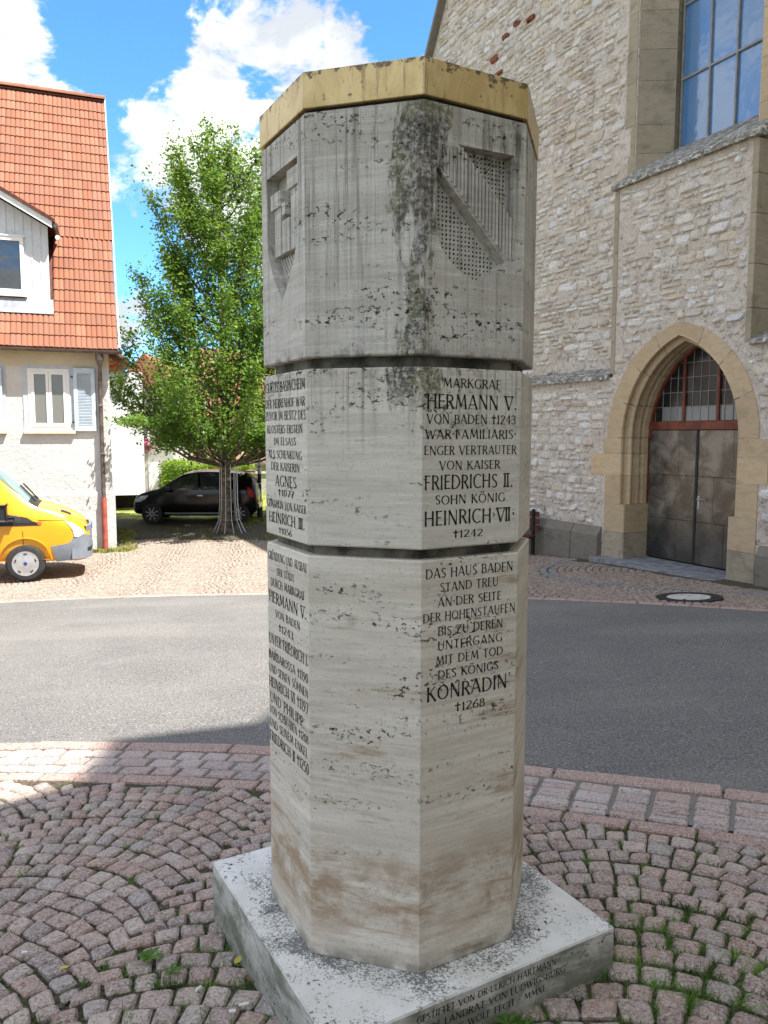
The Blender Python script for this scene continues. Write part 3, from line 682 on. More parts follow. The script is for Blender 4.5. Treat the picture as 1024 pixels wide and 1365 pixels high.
#@@PART2
# ------------------------------------------------------------------ lettering (own roman capitals drawn with strokes)
def E_(cx, cy, rx, ry, a0, a1, n=12): return [(cx+rx*math.cos(R(a0+(a1-a0)*i/n)), cy+ry*math.sin(R(a0+(a1-a0)*i/n))) for i in range(n+1)]
TH, TN = .118, .062
GL = {
'A': (.72, [('t',[(.04,0),(.36,1)]), ('T',[(.36,1),(.68,0)]), ('t',[(.16,.33),(.56,.33)])]),
'B': (.58, [('T',[(.1,0),(.1,1)]), ('m',[(.1,.96)]+E_(.28,.75,.22,.21,90,-90)+[(.1,.54)]), ('m',[(.1,.54)]+E_(.28,.28,.26,.26,90,-90)+[(.1,.03)])]),
'C': (.68, [('m',E_(.42,.5,.36,.48,52,308,18))]),
'D': (.74, [('T',[(.1,0),(.1,1)]), ('m',[(.1,.96)]+E_(.28,.5,.40,.46,90,-90,14)+[(.1,.04)])]),
'E': (.50, [('T',[(.1,0),(.1,1)]), ('t',[(.1,.96),(.46,.96)]), ('t',[(.1,.52),(.40,.52)]), ('t',[(.1,.04),(.48,.04)])]),
'F': (.48, [('T',[(.1,0),(.1,1)]), ('t',[(.1,.96),(.46,.96)]), ('t',[(.1,.52),(.38,.52)])]),
'G': (.72, [('m',E_(.42,.5,.36,.48,52,315,18)), ('T',[(.64,.42),(.64,.12)])]),
'H': (.72, [('T',[(.1,0),(.1,1)]), ('T',[(.62,0),(.62,1)]), ('t',[(.1,.52),(.62,.52)])]),
'I': (.22, [('T',[(.11,0),(.11,1)])]),
'J': (.3, [('T',[(.18,1),(.18,.1),(.06,-.12)])]),
'K': (.64, [('T',[(.1,0),(.1,1)]), ('t',[(.56,1),(.13,.48)]), ('T',[(.24,.58),(.62,0)])]),
'L': (.48, [('T',[(.1,0),(.1,1)]), ('t',[(.1,.04),(.46,.04)])]),
'M': (.90, [('t',[(.08,0),(.18,1)]), ('T',[(.18,1),(.45,.18)]), ('t',[(.45,.18),(.72,1)]), ('T',[(.72,1),(.82,0)])]),
'N': (.74, [('t',[(.1,0),(.1,1)]), ('T',[(.1,1),(.64,0)]), ('t',[(.64,0),(.64,1)])]),
'O': (.80, [('m',E_(.4,.5,.34,.46,0,360,24))]),
'P': (.54, [('T',[(.1,0),(.1,1)]), ('m',[(.1,.96)]+E_(.26,.72,.24,.24,90,-90)+[(.1,.48)])]),
'Q': (.80, [('m',E_(.4,.5,.34,.46,0,360,24)), ('T',[(.45,.15),(.75,-.1)])]),
'R': (.60, [('T',[(.1,0),(.1,1)]), ('m',[(.1,.96)]+E_(.26,.74,.24,.22,90,-90)+[(.1,.52)]), ('T',[(.28,.52),(.58,0)])]),
'S': (.50, [('m',[(.44,.86)]+E_(.27,.76,.18,.20,50,215,9)+[(.30,.50)]+E_(.24,.25,.20,.22,50,-140,10))]),
'T': (.60, [('T',[(.30,0),(.30,1)]), ('t',[(.02,.96),(.58,.96)])]),
'U': (.68, [('T',[(.1,1),(.1,.32)]+E_(.34,.28,.24,.25,180,270,6)), ('t',E_(.34,.28,.24,.25,270,360,6)+[(.58,1)])]),
'V': (.68, [('T',[(.03,1),(.34,0)]), ('t',[(.34,0),(.65,1)])]),
'W': (.96, [('T',[(.03,1),(.27,0)]), ('t',[(.27,0),(.48,.9)]), ('T',[(.48,.9),(.70,0)]), ('t',[(.70,0),(.93,1)])]),
'X': (.62, [('T',[(.04,1),(.58,0)]), ('t',[(.58,1),(.04,0)])]),
'Y': (.6, [('T',[(.04,1),(.3,.5)]), ('t',[(.56,1),(.3,.5)]), ('T',[(.3,.5),(.3,0)])]),
'Z': (.62, [('t',[(.06,.96),(.56,.96)]), ('T',[(.56,.96),(.05,.04)]), ('t',[(.05,.04),(.58,.04)])]),
'1': (.30, [('T',[(.17,0),(.17,1)]), ('t',[(.17,1),(.04,.84)])]),
'2': (.54, [('m',E_(.27,.74,.21,.23,160,-20,9)+[(.06,.04)]), ('t',[(.06,.04),(.52,.04)])]),
'3': (.50, [('m',E_(.23,.76,.2,.2,150,-80,9)), ('m',E_(.23,.28,.23,.26,80,-150,10))]),
'4': (.56, [('t',[(.40,1),(.04,.32),(.54,.32)]), ('T',[(.40,1),(.40,0)])]),
'5': (.50, [('t',[(.44,.96),(.14,.96)]), ('T',[(.14,.96),(.12,.56)]), ('m',E_(.22,.30,.24,.28,110,-140,10))]),
'6': (.54, [('m',[(.42,1)]+E_(.48,.36,.42,.5,120,180,6)), ('m',E_(.28,.28,.22,.26,0,360,16))]),
'7': (.50, [('t',[(.04,.96),(.48,.96)]), ('T',[(.48,.96),(.16,0)])]),
'8': (.50, [('m',E_(.25,.76,.17,.20,0,360,14)), ('m',E_(.25,.28,.21,.26,0,360,16))]),
'9': (.54, [('m',E_(.27,.70,.21,.26,0,360,16)), ('m',[(.12,0)]+E_(.05,.62,.42,.5,-60,0,6))]),
'0': (.56, [('m',E_(.28,.5,.21,.47,0,360,20))]),
'+': (.52, [('T',[(.25,0),(.25,1)]), ('T',[(.0,.70),(.50,.70)])]),     # the death cross
'.': (.22, [('T',[(.11,.02),(.11,.13)])]), '*': (.26, [('T',[(.13,.46),(.13,.60)])]), "'": (.2, [('t',[(.10,1.05),(.07,.8)])]),
'(': (.24, [('t',[(.06,.62),(.2,.5),(.06,.38)])]), ' ': (.34, []),
}
for u_, b_ in (('Ä','A'),('Ö','O'),('Ü','U')):
    w_, st_ = GL[b_]; GL[u_] = (w_, st_+[('T',[(w_*.36,1.12),(w_*.36,1.24)]), ('T',[(w_*.64,1.12),(w_*.64,1.24)])])
# roman numerals are cut with joined serifs
GL['ⅴ'] = (.68, GL['V'][1]+[('t',[(-.04,.97),(.72,.97)])])
GL['ⅱ'] = (.56, [('T',[(.16,0),(.16,1)]), ('T',[(.42,0),(.42,1)]), ('t',[(.02,.97),(.56,.97)]), ('t',[(.02,.03),(.56,.03)])])
GL['ⅲ'] = (.80, [('T',[(.16,0),(.16,1)]), ('T',[(.41,0),(.41,1)]), ('T',[(.66,0),(.66,1)]), ('t',[(.02,.97),(.80,.97)]), ('t',[(.02,.03),(.80,.03)])])
GL['ⅵ'] = (.92, GL['V'][1]+[('T',[(.80,0),(.80,1)]), ('t',[(-.04,.97),(.90,.97)])])
GL['ⅶ'] = (1.15, GL['V'][1]+[('T',[(.80,0),(.80,1)]), ('T',[(1.02,0),(1.02,1)]), ('t',[(-.04,.97),(1.12,.97)])])
def ribbon(mb, pts, kind, fmap, ext=True):
    n = len(pts); L = []; Rr = []
    closed = n > 8 and math.hypot(pts[0][0]-pts[-1][0], pts[0][1]-pts[-1][1]) < 1e-6
    for i, (x, y) in enumerate(pts):
        a = pts[i-1] if i > 0 else (pts[-2] if closed else pts[0]); b = pts[i+1] if i < n-1 else (pts[1] if closed else pts[-1])
        dx, dy = b[0]-a[0], b[1]-a[1]; d = math.hypot(dx, dy) or 1; dx /= d; dy /= d
        if kind == 'T': w = TH
        elif kind == 't': w = TN
        else: w = TN+(TH*1.05-TN)*abs(dy)**1.3
        if not closed and i in (0, n-1) and ext: w *= 1.35; x += dx*(.012 if i else -.012); y += dy*(.012 if i else -.012)
        L.append((x-dy*w/2, y+dx*w/2)); Rr.append((x+dy*w/2, y-dx*w/2))
        if n == 2 and i == 0:      # pinch so that stems flare towards their ends
            mx_, my_ = (pts[0][0]+pts[1][0])/2, (pts[0][1]+pts[1][1])/2; w2 = TH if kind == 'T' else TN
            L.append((mx_-dy*w2/2, my_+dx*w2/2)); Rr.append((mx_+dy*w2/2, my_-dx*w2/2))
    m = len(L)
    vs = [fmap(*p) for p in L]+[fmap(*p) for p in Rr]
    mb.add(vs, [(i, i+1, i+1+m, i+m) for i in range(m-1)])
def inscription(txt, A, d, n, s0, s1, zc, h, parent, name='inscription_line', off=.0009, weight=1.0, slope=0, cond=None):
    """text between s0 and s1 on the face starting at A along unit d with outward normal n"""
    tot = sum(GL[c][0] for c in txt)+.10*(len(txt)-1); k = (s1-s0)/tot
    mb = MB(); x = 0; rr = random.Random(len(txt)*7+ord(txt[0])); lay = 0
    for c in txt:
        w_, st = GL[c]; dz = rr.uniform(-.03, .03)
        if c in 'AÄMNI' and c == 'I': pass
        for kind, pts in st:
            lay += 1
            def fm(px, py, x=x, lay=lay, dz=dz): return tuple(A+d*(s0+(x+px)*k)+n*(off+.00002*(lay % 12))+Vector((0,0,1))*(zc+(py-.5+dz)*h+slope*((x+px)*k)))
            ribbon(mb, pts, kind, fm)
        x += w_+.10
    return mb.build(name, M['incise'], parent, fix=False)

# ------------------------------------------------------------------ the memorial column
ST = empty('memorial_column', (PX, PY, 0), label='tall octagonal travertine column with gold band, carved shields and black inscriptions on a square plinth', cat='memorial column')
OR = .1114
def OV(i, r): a = OR+(i-2)*math.pi/4; return Vector((r*math.sin(a), -r*math.cos(a), 0))
R1, R2, R3 = .4387, .4395, .4415
def octa(name, r, z0, z1, mat, bev=.004, r2=None):
    b = MB(); prof = [(r-bev, z0), (r, z0+bev), (r2 or r, z1-bev), ((r2 or r)-bev, z1)]
    vs = []
    for rr, z in prof: vs += [tuple(OV(i, rr)+Vector((0,0,z))) for i in range(8)]
    fs = [(8*k+i, 8*k+(i+1)%8, 8*k+8+(i+1)%8, 8*k+8+i) for k in range(3) for i in range(8)]+[tuple(range(7,-1,-1)), tuple(range(24,32))]
    b.add(vs, fs); return b.build(name, mat, ST)
octa('lower_block', R1, .18, 1.403, M['tr_low'])
octa('recessed_joint', R1-.034, 1.40, 1.436, M['joint_stone'], .001)
octa('middle_block', R2, 1.433, 1.935, M['tr_mid'])
octa('recessed_joint', R1-.034, 1.93, 1.97, M['joint_stone'], .001)
octa('recessed_joint', R3-.012, 2.60, 2.64, M['shadow_gap'], .001)
octa('gold_band', R3+.0035, 2.634, 2.73, M['gold'], .002)
# upper block with two sunk shields
def sunk(i, s): A = OV(i, R3); B = OV(i+1, R3); d = (B-A).normalized(); n = Vector((d.y, -d.x, 0)); return A, d, n
UB0, UB1, DEP = 1.966, 2.625, .040
def bez(a, c, b, n=6): return [((1-t)**2*a[0]+2*t*(1-t)*c[0]+t*t*b[0], (1-t)**2*a[1]+2*t*(1-t)*c[1]+t*t*b[1]) for t in [i/n for i in range(1, n+1)]]
tri_hi = [(.112,2.527),(.298,2.530),(.3,2.345)]
low_rec = [(.040,2.462),(.272,2.236)]+bez((.272,2.236),(.235,2.195),(.176,2.172),5)+bez((.176,2.172),(.085,2.20),(.052,2.262),6)+[(.041,2.33)]
shieldL = [(.046,2.527),(.288,2.527),(.288,2.34)]+bez((.288,2.34),(.275,2.24),(.166,2.150),6)+bez((.166,2.150),(.062,2.24),(.046,2.34),6)[:-1]+[(.046,2.34)]
b = MB()
for i in range(8):
    A, d, n = sunk(i, 0); Wf = (OV(i+1, R3)-OV(i, R3)).length; bv = .004
    rect = [(0,UB0+bv),(Wf,UB0+bv),(Wf,UB1-bv),(0,UB1-bv)]
    holes = {2: [tri_hi, low_rec], 0: [shieldL]}.get(i, [])
    P = lambda s, z, dep=0: tuple(A+d*s+Vector((0,0,z))-n*dep)
    loops = [rect]+holes; flat = [p for l in loops for p in l]
    tris = tessellate_polygon([[Vector((p[0],p[1],0)) for p in l] for l in loops])
    b.add([P(*p) for p in flat], [tuple(t) for t in tris])
    for h in holes:
        m = len(h); b.add([P(*p) for p in h]+[P(p[0], p[1], DEP) for p in h], [(k,(k+1)%m,(k+1)%m+m,k+m) for k in range(m)])
        tr = tessellate_polygon([[Vector((p[0],p[1],0)) for p in h]]); b.add([P(p[0],p[1],DEP) for p in h], [tuple(t) for t in tr])
vs = []
for rr, z in ((R3-.004,UB0),(R3,UB0+.004),(R3,UB1-.004),(R3-.004,UB1)): vs += [tuple(OV(i, rr)+Vector((0,0,z))) for i in range(8)]
b.add(vs, [(8*k+i,8*k+(i+1)%8,8*k+8+(i+1)%8,8*k+8+i) for k in (0,2) for i in range(8)]+[tuple(range(7,-1,-1)), tuple(range(24,32))])
me_up = b.build('upper_block', M['tr_up'], ST)
# right shield: ribbed bend and drilled fields
sh = empty('shield', (0,0,0)); sh.parent = ST; sh['label'] = 'shield with a ribbed diagonal band between dotted fields'
A, d, n = sunk(2, 0)
def inside(p, poly):
    c = False; j = len(poly)-1
    for i in range(len(poly)):
        if (poly[i][1] > p[1]) != (poly[j][1] > p[1]) and p[0] < (poly[j][0]-poly[i][0])*(p[1]-poly[i][1])/(poly[j][1]-poly[i][1])+poly[i][0]: c = not c
        j = i
    return c
def pdist(p, poly):
    best = 9
    for i in range(len(poly)):
        a, q = poly[i-1], poly[i]; ax, ay = q[0]-a[0], q[1]-a[1]; L2 = ax*ax+ay*ay or 1e-9
        t = max(0, min(1, ((p[0]-a[0])*ax+(p[1]-a[1])*ay)/L2)); best = min(best, math.hypot(p[0]-a[0]-t*ax, p[1]-a[1]-t*ay))
    return best
b = MB(); rr = random.Random(4)
for ix in range(26):
    for iz in range(34):
        p = (.046+ix*.0128+(rr.random()-.5)*.0015, 2.165+iz*.0122+(rr.random()-.5)*.0015)
        for poly in (tri_hi, low_rec):
            if inside(p, poly) and pdist(p, poly) > .006:
                c = A+d*p[0]+Vector((0,0,p[1]))-n*(DEP-.0008); r_ = rr.uniform(.0026,.0036)
                b.add([tuple(c+d*(r_*math.cos(k*math.pi/3))+Vector((0,0,r_*math.sin(k*math.pi/3)))) for k in range(6)], [(0,1,2,3,4,5)])
b.build('drilled_holes', M['incise'], sh, fix=False, kind='stuff')
ax = .044
while ax < .30:
    # band limits at this s
    hi_ = 2.524 if ax < .112 else 2.527+(ax-.112)*(2.345-2.527)/(.3-.112); lo_ = 2.462+(ax-.040)*(2.236-2.462)/(.272-.040) if ax < .272 else 2.240
    b = MB(); z0, z1 = lo_+.004, hi_-.004
    c = A+d*(ax+.0042)+Vector((0,0,(z0+z1)/2))+n*.001
    b.obox(c, d*.0034, n*.0040, Vector((0,0,(z1-z0)/2))); b.build('rib', M['tr_up'], sh); ax += .0118
# left shield: two-towered castle relief over a hatched base
sh = empty('shield', (0,0,0)); sh.parent = ST; sh['label'] = 'shield with a battlemented castle in relief above a hatched foot'
A, d, n = sunk(0, 0)
def rel(x0, x1, z0, z1, name, dep0=DEP, dep1=.014):
    b = MB(); c = A+d*((x0+x1)/2)+Vector((0,0,(z0+z1)/2))-n*((dep0+dep1)/2); b.obox(c, d*((x1-x0)/2), n*((dep0-dep1)/2), Vector((0,0,(z1-z0)/2))); b.build(name, M['tr_up'], sh)
rel(.075,.125,2.29,2.43,'tower'); rel(.063,.137,2.43,2.475,'battlement',DEP,.006)
rel(.205,.262,2.29,2.46,'tower'); rel(.195,.275,2.46,2.512,'battlement',DEP,.006)
rel(.14,.195,2.29,2.385,'gatehouse',DEP,.012); rel(.145,.17,2.40,2.435,'merlon',DEP,.010)
for k in range(13):
    # diagonal hatching in the foot of the shield
    s0_ = .060+k*.019; pts = []
    for j in range(40):
        p = (s0_+j*.004-.06, 2.285-j*.004*1.25)
        if inside(p, shieldL) and pdist(p, shieldL) > .007: pts.append(p)
    if len(pts) > 3:
        p0, p1 = pts[0], pts[-1]; b = MB(); a0 = A+d*p0[0]+Vector((0,0,p0[1]))-n*(DEP-.004); a1 = A+d*p1[0]+Vector((0,0,p1[1]))-n*(DEP-.004)
        b.bar(a0, a1, .006, .010); b.build('hatching_ridge', M['tr_up'], sh)
# inscriptions: right face of the middle and lower blocks, left face likewise
def faceframe(i, r): A = OV(i, r); B = OV(i+1, r); d = (B-A).normalized(); return A, d, Vector((d.y, -d.x, 0))
A, d, n = faceframe(2, R2)
for txt, s0, s1, z, h in [('MARKGRAF',.066,.262,1.893,.026),('HERMANN ⅴ.',.014,.322,1.842,.040),('VON BADEN +1243',.014,.318,1.794,.026),('WAR*FAMILIARIS*',.010,.322,1.752,.026),
    ('ENGER VERTRAUTER',.006,.323,1.708,.025),('VON KAISER',.056,.264,1.666,.025),('FRIEDRICHS ⅱ.',.008,.312,1.619,.040),('SOHN KÖNIG',.043,.284,1.570,.026),('HEINRICH(ⅶ*',.008,.322,1.520,.041),('+1242',.104,.206,1.471,.021)]:
    inscription(txt, A, d, n, s0, s1, z, h, ST)
A, d, n = faceframe(2, R1)
for txt, s0, s1, z, h in [('DAS HAUS BADEN',.014,.318,1.364,.028),('STAND TREU',.062,.265,1.322,.026),('AN*DER SEITE',.055,.277,1.280,.026),('DER HOHENSTAUFEN',.006,.329,1.239,.026),
    ('BIS ZU DEREN',.056,.284,1.196,.026),('UNTERGANG',.056,.283,1.154,.026),('MIT DEM TOD',.050,.286,1.112,.026),('DES KÖNIGS',.057,.270,1.070,.026),("KONRADIN'",.020,.317,1.018,.043),('+1268',.117,.222,.965,.025)]:
    inscription(txt, A, d, n, s0, s1, z, h, ST)
A, d, n = faceframe(0, R2)
for txt, s0, s1, z, h in [('CURTIS BASINCHEIM',.008,.326,1.896,.031),('DER HERRENHOF WAR',.006,.324,1.846,.027),('ZUVOR IM BESITZ DES',.004,.328,1.808,.027),('KLOSTERS ERSTEIN',.019,.306,1.767,.025),
    ('IM ELSASS',.077,.255,1.730,.023),('ALS SCHENKUNG',.026,.299,1.690,.025),('DER KAISERIN',.050,.281,1.652,.025),('AGNES',.084,.255,1.608,.034),('+1077',.108,.235,1.572,.020),
    ('GEMAHLIN VON KAISER',.009,.326,1.534,.024),('HEINRICH ⅲ.',.026,.315,1.491,.033),('+1056',.110,.216,1.453,.019)]:
    inscription(txt, A, d, n, s0, s1, z, h, ST)
A, d, n = faceframe(0, R1)
for txt, s0, s1, z, h in [('GRÜNDUNG UND AUSBAU',.010,.328,1.364,.027),('DER STADT',.085,.228,1.318,.024),('DURCH MARKGRAF',.030,.308,1.278,.027),('HERMANN ⅴ.',.014,.320,1.229,.037),
    ('VON BADEN',.070,.270,1.180,.025),('+1243',.096,.216,1.138,.024),('UNTER FRIEDRICH I.',.008,.330,1.089,.034),('BARBAROSSA +1190',.006,.328,1.034,.028),('UND SEINEN SÖHNEN',.006,.328,.989,.027),
    ('HEINRICH ⅵ +1197',.004,.328,.943,.034),('UND PHILIPP',.012,.290,.891,.033),('VON SCHWABEN +1208',.006,.326,.847,.027),('UND SEINEM ENKEL',.006,.322,.804,.028),('FRIEDRICH ⅱ +1250',.004,.329,.757,.034)]:
    inscription(txt, A, d, n, s0, s1, z, h, ST)
# plinth with its own inscription
c_, s_ = math.cos(PROT), math.sin(PROT)
b = MB(); b.T = Matrix.Translation((0,-.02,0)) @ Matrix.Rotation(PROT, 4, 'Z'); b.box(-PH, PH, -PH, PH, -.22, .18, .005)
pl = b.build('plinth', M['tr_pl'], ST)
T4 = Matrix.Translation((0,-.02,0)) @ Matrix.Rotation(PROT, 4, 'Z')
A = T4 @ Vector((-PH,-PH,0)); d = (T4.to_3x3() @ Vector((1,0,0))); n = T4.to_3x3() @ Vector((0,-1,0))
inscription('GESTIFTET VON DR*ULRICH HARTMANN', A, d, n, .262, .762, .150, .021, pl)
inscription('BIS 1996 LANDRAT VON LUDWIGSBURG', A, d, n, .225, .800, .114, .021, pl)
inscription('MARKUS WOLF FECIT * MMXI', A, d, n, .300, .718, .078, .021, pl)
#@@PART3
# ------------------------------------------------------------------ church
CHU = empty('church', CH0, CHA, label='tall rubble limestone church with pointed sandstone portal and big leaded window', cat='church')
def arcpt(u, a, h, cx=1.08, zs=1.70, side=-1):
    """u 0..1 springing to apex on one side"""
    c = (h*h-a*a)/(2*a); Rr = a+c; th = math.acos(c/Rr)*u
    return cx+side*(Rr*math.cos(th)-c), zs+Rr*math.sin(th)
def archpoly(a, h, zb, n=14):
    L = [arcpt(i/n, a, h) for i in range(n+1)]; Rr_ = [arcpt(i/n, a, h, side=1) for i in range(n, -1, -1)][1:]
    return [(1.08-a, zb)]+L+Rr_+[(1.08+a, zb)]
b = MB(); b.plate([(-7.85,-1.6),(-7.85,2.8),(-.44,2.8),(-.44,6.09),(2.40,6.09),(2.40,3.1),(7.5,3.1),(7.5,-1.6),(2.45,-1.6),(2.45,-.6)]+archpoly(1.33,1.80,-.6)[::-1]+[(-.29,-1.6)], 0, .45)
b.build('lower_wall', M['wall_mortar'], CHU)
winface = [(-.46,6.0),(2.09,6.0),(2.09,11.2),(.8,12.6),(-.46,11.2)]
b = MB(); b.plate([(-7.85,-1.6),(-7.85,11.34),(-6.80,13.0),(7.5,13.0),(7.5,-1.6),(2.45,-1.6),(2.45,-.6)]+archpoly(1.33,1.80,-.6)[::-1]+[(-.29,-1.6)], .40, 1.35, [winface])
b.build('upper_wall', M['wall_mortar'], CHU)
b = MB(); b.plate([(-7.6,-1.6),(-7.6,11.2),(-6.7,12.9),(7.3,12.9),(7.3,-1.6)], 1.9, 11.0); b.build('nave', M['wall_mortar'], CHU)
b = MB(); b.prism([(1.2,13.02),(6.2,18.6),(11.2,13.02)], lambda y, z: (-6.6, y, z), lambda y, z: (7.5, y, z)); b.build('roof', M['tile'], CHU)
b = MB()
for s0 in (0,): b.bar((-7.92,.75,11.30), (-6.82,.75,13.06), 1.1, .09)
b.build('verge', M['sanddark'], CHU)

def rubble(region, t0, t1, z0, z1, y, hr, lr, seed, skip=.10):
    rg = random.Random(seed); out = []; z = z0
    ph = [rg.uniform(0, 6.28) for _ in range(3)]
    while z < z1:
        h = rg.uniform(*hr); t = t0-rg.random()*.3
        while t < t1:
            l = rg.uniform(*lr) if rg.random() < .7 else rg.uniform(lr[0], (lr[0]+lr[1])/2)
            cz = z+h/2+.028*math.sin(t*1.3+ph[0]+z)+.018*math.sin(t*3.7+ph[1]+z*2); hh = h*rg.uniform(.72, 1.0); ct = t+l/2
            split = h > .15 and rg.random() < .35
            parts = [(ct, cz, l, hh)] if not split else [(ct, cz-h*.25, l, hh*.46), (ct-l*.25, cz+h*.26, l*.48, hh*.46), (ct+l*.25, cz+h*.25, l*.46, hh*.42)]
            for (a, c, ll, h2) in parts:
                if rg.random() > skip and region(a-ll/2, c-h2/2) and region(a+ll/2, c-h2/2) and region(a+ll/2, c+h2/2) and region(a-ll/2, c+h2/2) and region(a, c):
                    out.append((a, c, ll-rg.uniform(.006,.03), h2-rg.uniform(.004,.018)))
            t += l
        z += h
    return out
def stones_mesh(st, y, seed, proud=(.004,.026)):
    rg = np.random.default_rng(seed); n = len(st); st = np.array(st)
    base = np.array([(-.98,-.5),(-.70,-.96),(.0,-1),(.70,-.96),(.98,-.45),(.96,.5),(.66,.96),(-.05,1.0),(-.70,.95),(-.99,.4)]); m = len(base)
    pts = base[None]+rg.normal(0, .10, (n, m, 2)); pts = np.clip(pts, -1.12, 1.12)
    lx = st[:,2][:,None]/2; lz = st[:,3][:,None]/2
    pr = rg.uniform(proud[0], proud[1], (n,1)); tl = rg.normal(0, .012, (n,2))
    def lay(k, yy, jit=0):
        x = st[:,0][:,None]+pts[:,:,0]*lx*k; z = st[:,1][:,None]+pts[:,:,1]*lz*k
        Y = y+yy+tl[:,:1]*pts[:,:,0]*k+tl[:,1:]*pts[:,:,1]*k+(rg.normal(0, jit, (n,m)) if jit else 0)
        return np.stack([x, Y+0*x, z], 2)
    l0 = lay(1.04, .03); l1 = lay(.93, -pr*.55, .003); l2 = lay(.62, -pr, .005); l3 = lay(0, -pr*1.05)[:, :1]
    V = np.concatenate([l0, l1, l2, l3], 1); per = 3*m+1; F = []
    for r in range(2):
        for k in range(m): a, b_, c_, d_ = r*m+k, r*m+(k+1)%m, (r+1)*m+(k+1)%m, (r+1)*m+k; F += [(a,b_,c_),(a,c_,d_)]
    for k in range(m): F.append((2*m+k, 2*m+(k+1)%m, 3*m))
    return V, np.array(F), per
RAISE = (-.40, 2.34)
def jw(z):   # left / right outer limits of the portal stones at height z
    if z < .33: return (-.58, 2.74)
    if z < 1.02: return (-.58, 2.74)
    if z < 1.42: return (-.97, 2.90)
    if z < 1.72: return (-.63, 2.90)
    return None
def in_arch(t, z, a=1.62, h=1.94):
    if z < 1.70: return False
    for i in range(12):
        x0, z0 = arcpt(i/12, a, h); x1, z1 = arcpt((i+1)/12, a, h)
        if z0 <= z <= z1: 
            xx = x0+(x1-x0)*(z-z0)/(z1-z0); return xx < t < 2.16-xx
    return False
def rF(t, z):
    if z < .06 or z > 6.02: return False
    w_ = jw(z)
    if w_ and w_[0] < t < w_[1]: return False
    if in_arch(t, z): return False
    if t < -.52: return z < 2.70
    if t < RAISE[0]: return z < 2.70
    if t > 2.48: return z < 3.02
    if t > RAISE[1]: return z < 3.0
    return True
def rA(t, z):
    if z < 3.02 or z > 12.9: return False
    if t < -6.8 and z > 11.3+(t+7.85)*1.58: return False
    if -.48 < t < 2.42 and z < 6.2: return False
    if -.72 < t < 2.36 and z > 6.0 and z < 12.4: return False
    return True
sF = rubble(rF, -5.5, 5.5, .04, 6.05, 0, (.07,.21), (.10,.46), 5, .04)
sA = rubble(rA, -7.8, 5.5, 3.0, 12.9, .4, (.075,.22), (.12,.50), 9, .05)
allst = [(s, 0) for s in sF]+[(s, 1) for s in sA]
def score(s, k):
    p = CH0+wv*s[0]-nv*(.4 if k else 0); dist = (p-Vector((0,0,0))).length
    u = 512+FPX*p.x/(p.y); v = 682-FPX*((s[1]-EYE)/p.y+.098)
    if u > 1030 or u < 712 or v < -10: return 0
    return s[2]*s[3]/dist**2
sc = sorted(range(len(allst)), key=lambda i: -score(*allst[i])); top = set(sc[:300])
for k, lst, y in ((0, sF, 0.0), (1, sA, .4)):
    V, F, per = stones_mesh(lst, y, 40+k, ((.002,.045), (.002,.055))[k])
    idx = [i for i in range(len(allst)) if allst[i][1] == k]; rest = []
    for j, i in enumerate(idx):
        if i in top:
            me = bpy.data.meshes.new('wall_stone'); v = V[j]; c = v[-1].copy(); me.from_pydata((v-c).tolist(), [], F.tolist()); me.materials.append(M['rubble'])
            o = bpy.data.objects.new('wall_stone', me); C.objects.link(o); o.parent = CHU; o.location = c.tolist()
        else: rest.append(j)
    VV = V[rest].reshape(-1,3); FF = (F[None]+(np.arange(len(rest))*per)[:,None,None]).reshape(-1,3)
    np_mesh('small_wall_stones', VV, FF, M['rubble'], CHU, np.repeat(np.random.default_rng(k).random(len(rest)), len(F)), kind='stuff')
for t, z, w_, h_ in [(-4.95,10.22,.30,.12),(-4.52,10.52,.26,.10),(-4.1,10.62,.22,.10),(-3.62,10.50,.28,.11),(-4.75,9.85,.24,.09),(-3.3,11.05,.24,.10),(-4.3,11.35,.24,.1)]:
    V, F, per = stones_mesh([(t, z, w_, h_)], .36, int(t*-10)); me = bpy.data.meshes.new('red_brown_stone'); me.from_pydata(V[0].tolist(), [], F.tolist()); link('red_brown_stone', me, M['rubble_red'], CHU)
# copings, base course, quoins
def pieces(name, sec, t0, t1, L, mat, seed, gap=.006):
    rg = random.Random(seed); t = t0
    while t < t1-.1:
        e = min(t+L*rg.uniform(.8,1.2), t1); dy = rg.uniform(-.006,.006)
        b = MB(); b.prism(sec, lambda y, z: (t+gap, y+dy, z), lambda y, z: (e-gap, y+dy, z)); b.build(name, mat, CHU); t = e
pieces('coping_slab', [(-.09,2.765),(-.085,2.84),(.41,3.03),(.41,2.80)], -7.85, -.50, .62, M['sill'], 1)
pieces('coping_slab', [(-.09,3.09),(-.085,3.16),(.41,3.35),(.41,3.12)], 2.455, 7.4, .62, M['sill'], 2)
pieces('sill_slab', [(-.10,6.085),(-.095,6.165),(.40,6.47),(1.12,6.90),(1.12,6.6),(.41,6.095)], -.52, 2.52, .70, M['sill'], 3)
pieces('base_course', [(-.14,-1.5),(-.12,-.12),(-.02,.04),(.1,.04),(.1,-1.5)], -7.85, -.60, .95, M['sanddark'], 4)
pieces('base_course', [(-.14,-1.5),(-.12,-.02),(-.02,.12),(.1,.12),(.1,-1.5)], 2.78, 7.4, .95, M['sanddark'], 5)
def blocks(name, x0, x1, y0, y1, z0, z1, H, mat, seed, wig=0):
    rg = random.Random(seed); z = z0
    while z < z1-.05:
        e = min(z+H*rg.uniform(.75,1.25), z1); w_ = rg.uniform(0, wig)
        b = MB(); b.box(x0-(w_ if wig > 0 else 0), x1, y0+rg.uniform(-.002,.002), y1, z+.003, e-.003, .006); b.build(name, mat, CHU); z = e
blocks('quoin_stone', -.50, -.395, -.014, .43, 2.86, 6.07, .62, M['sandgrey'], 7)
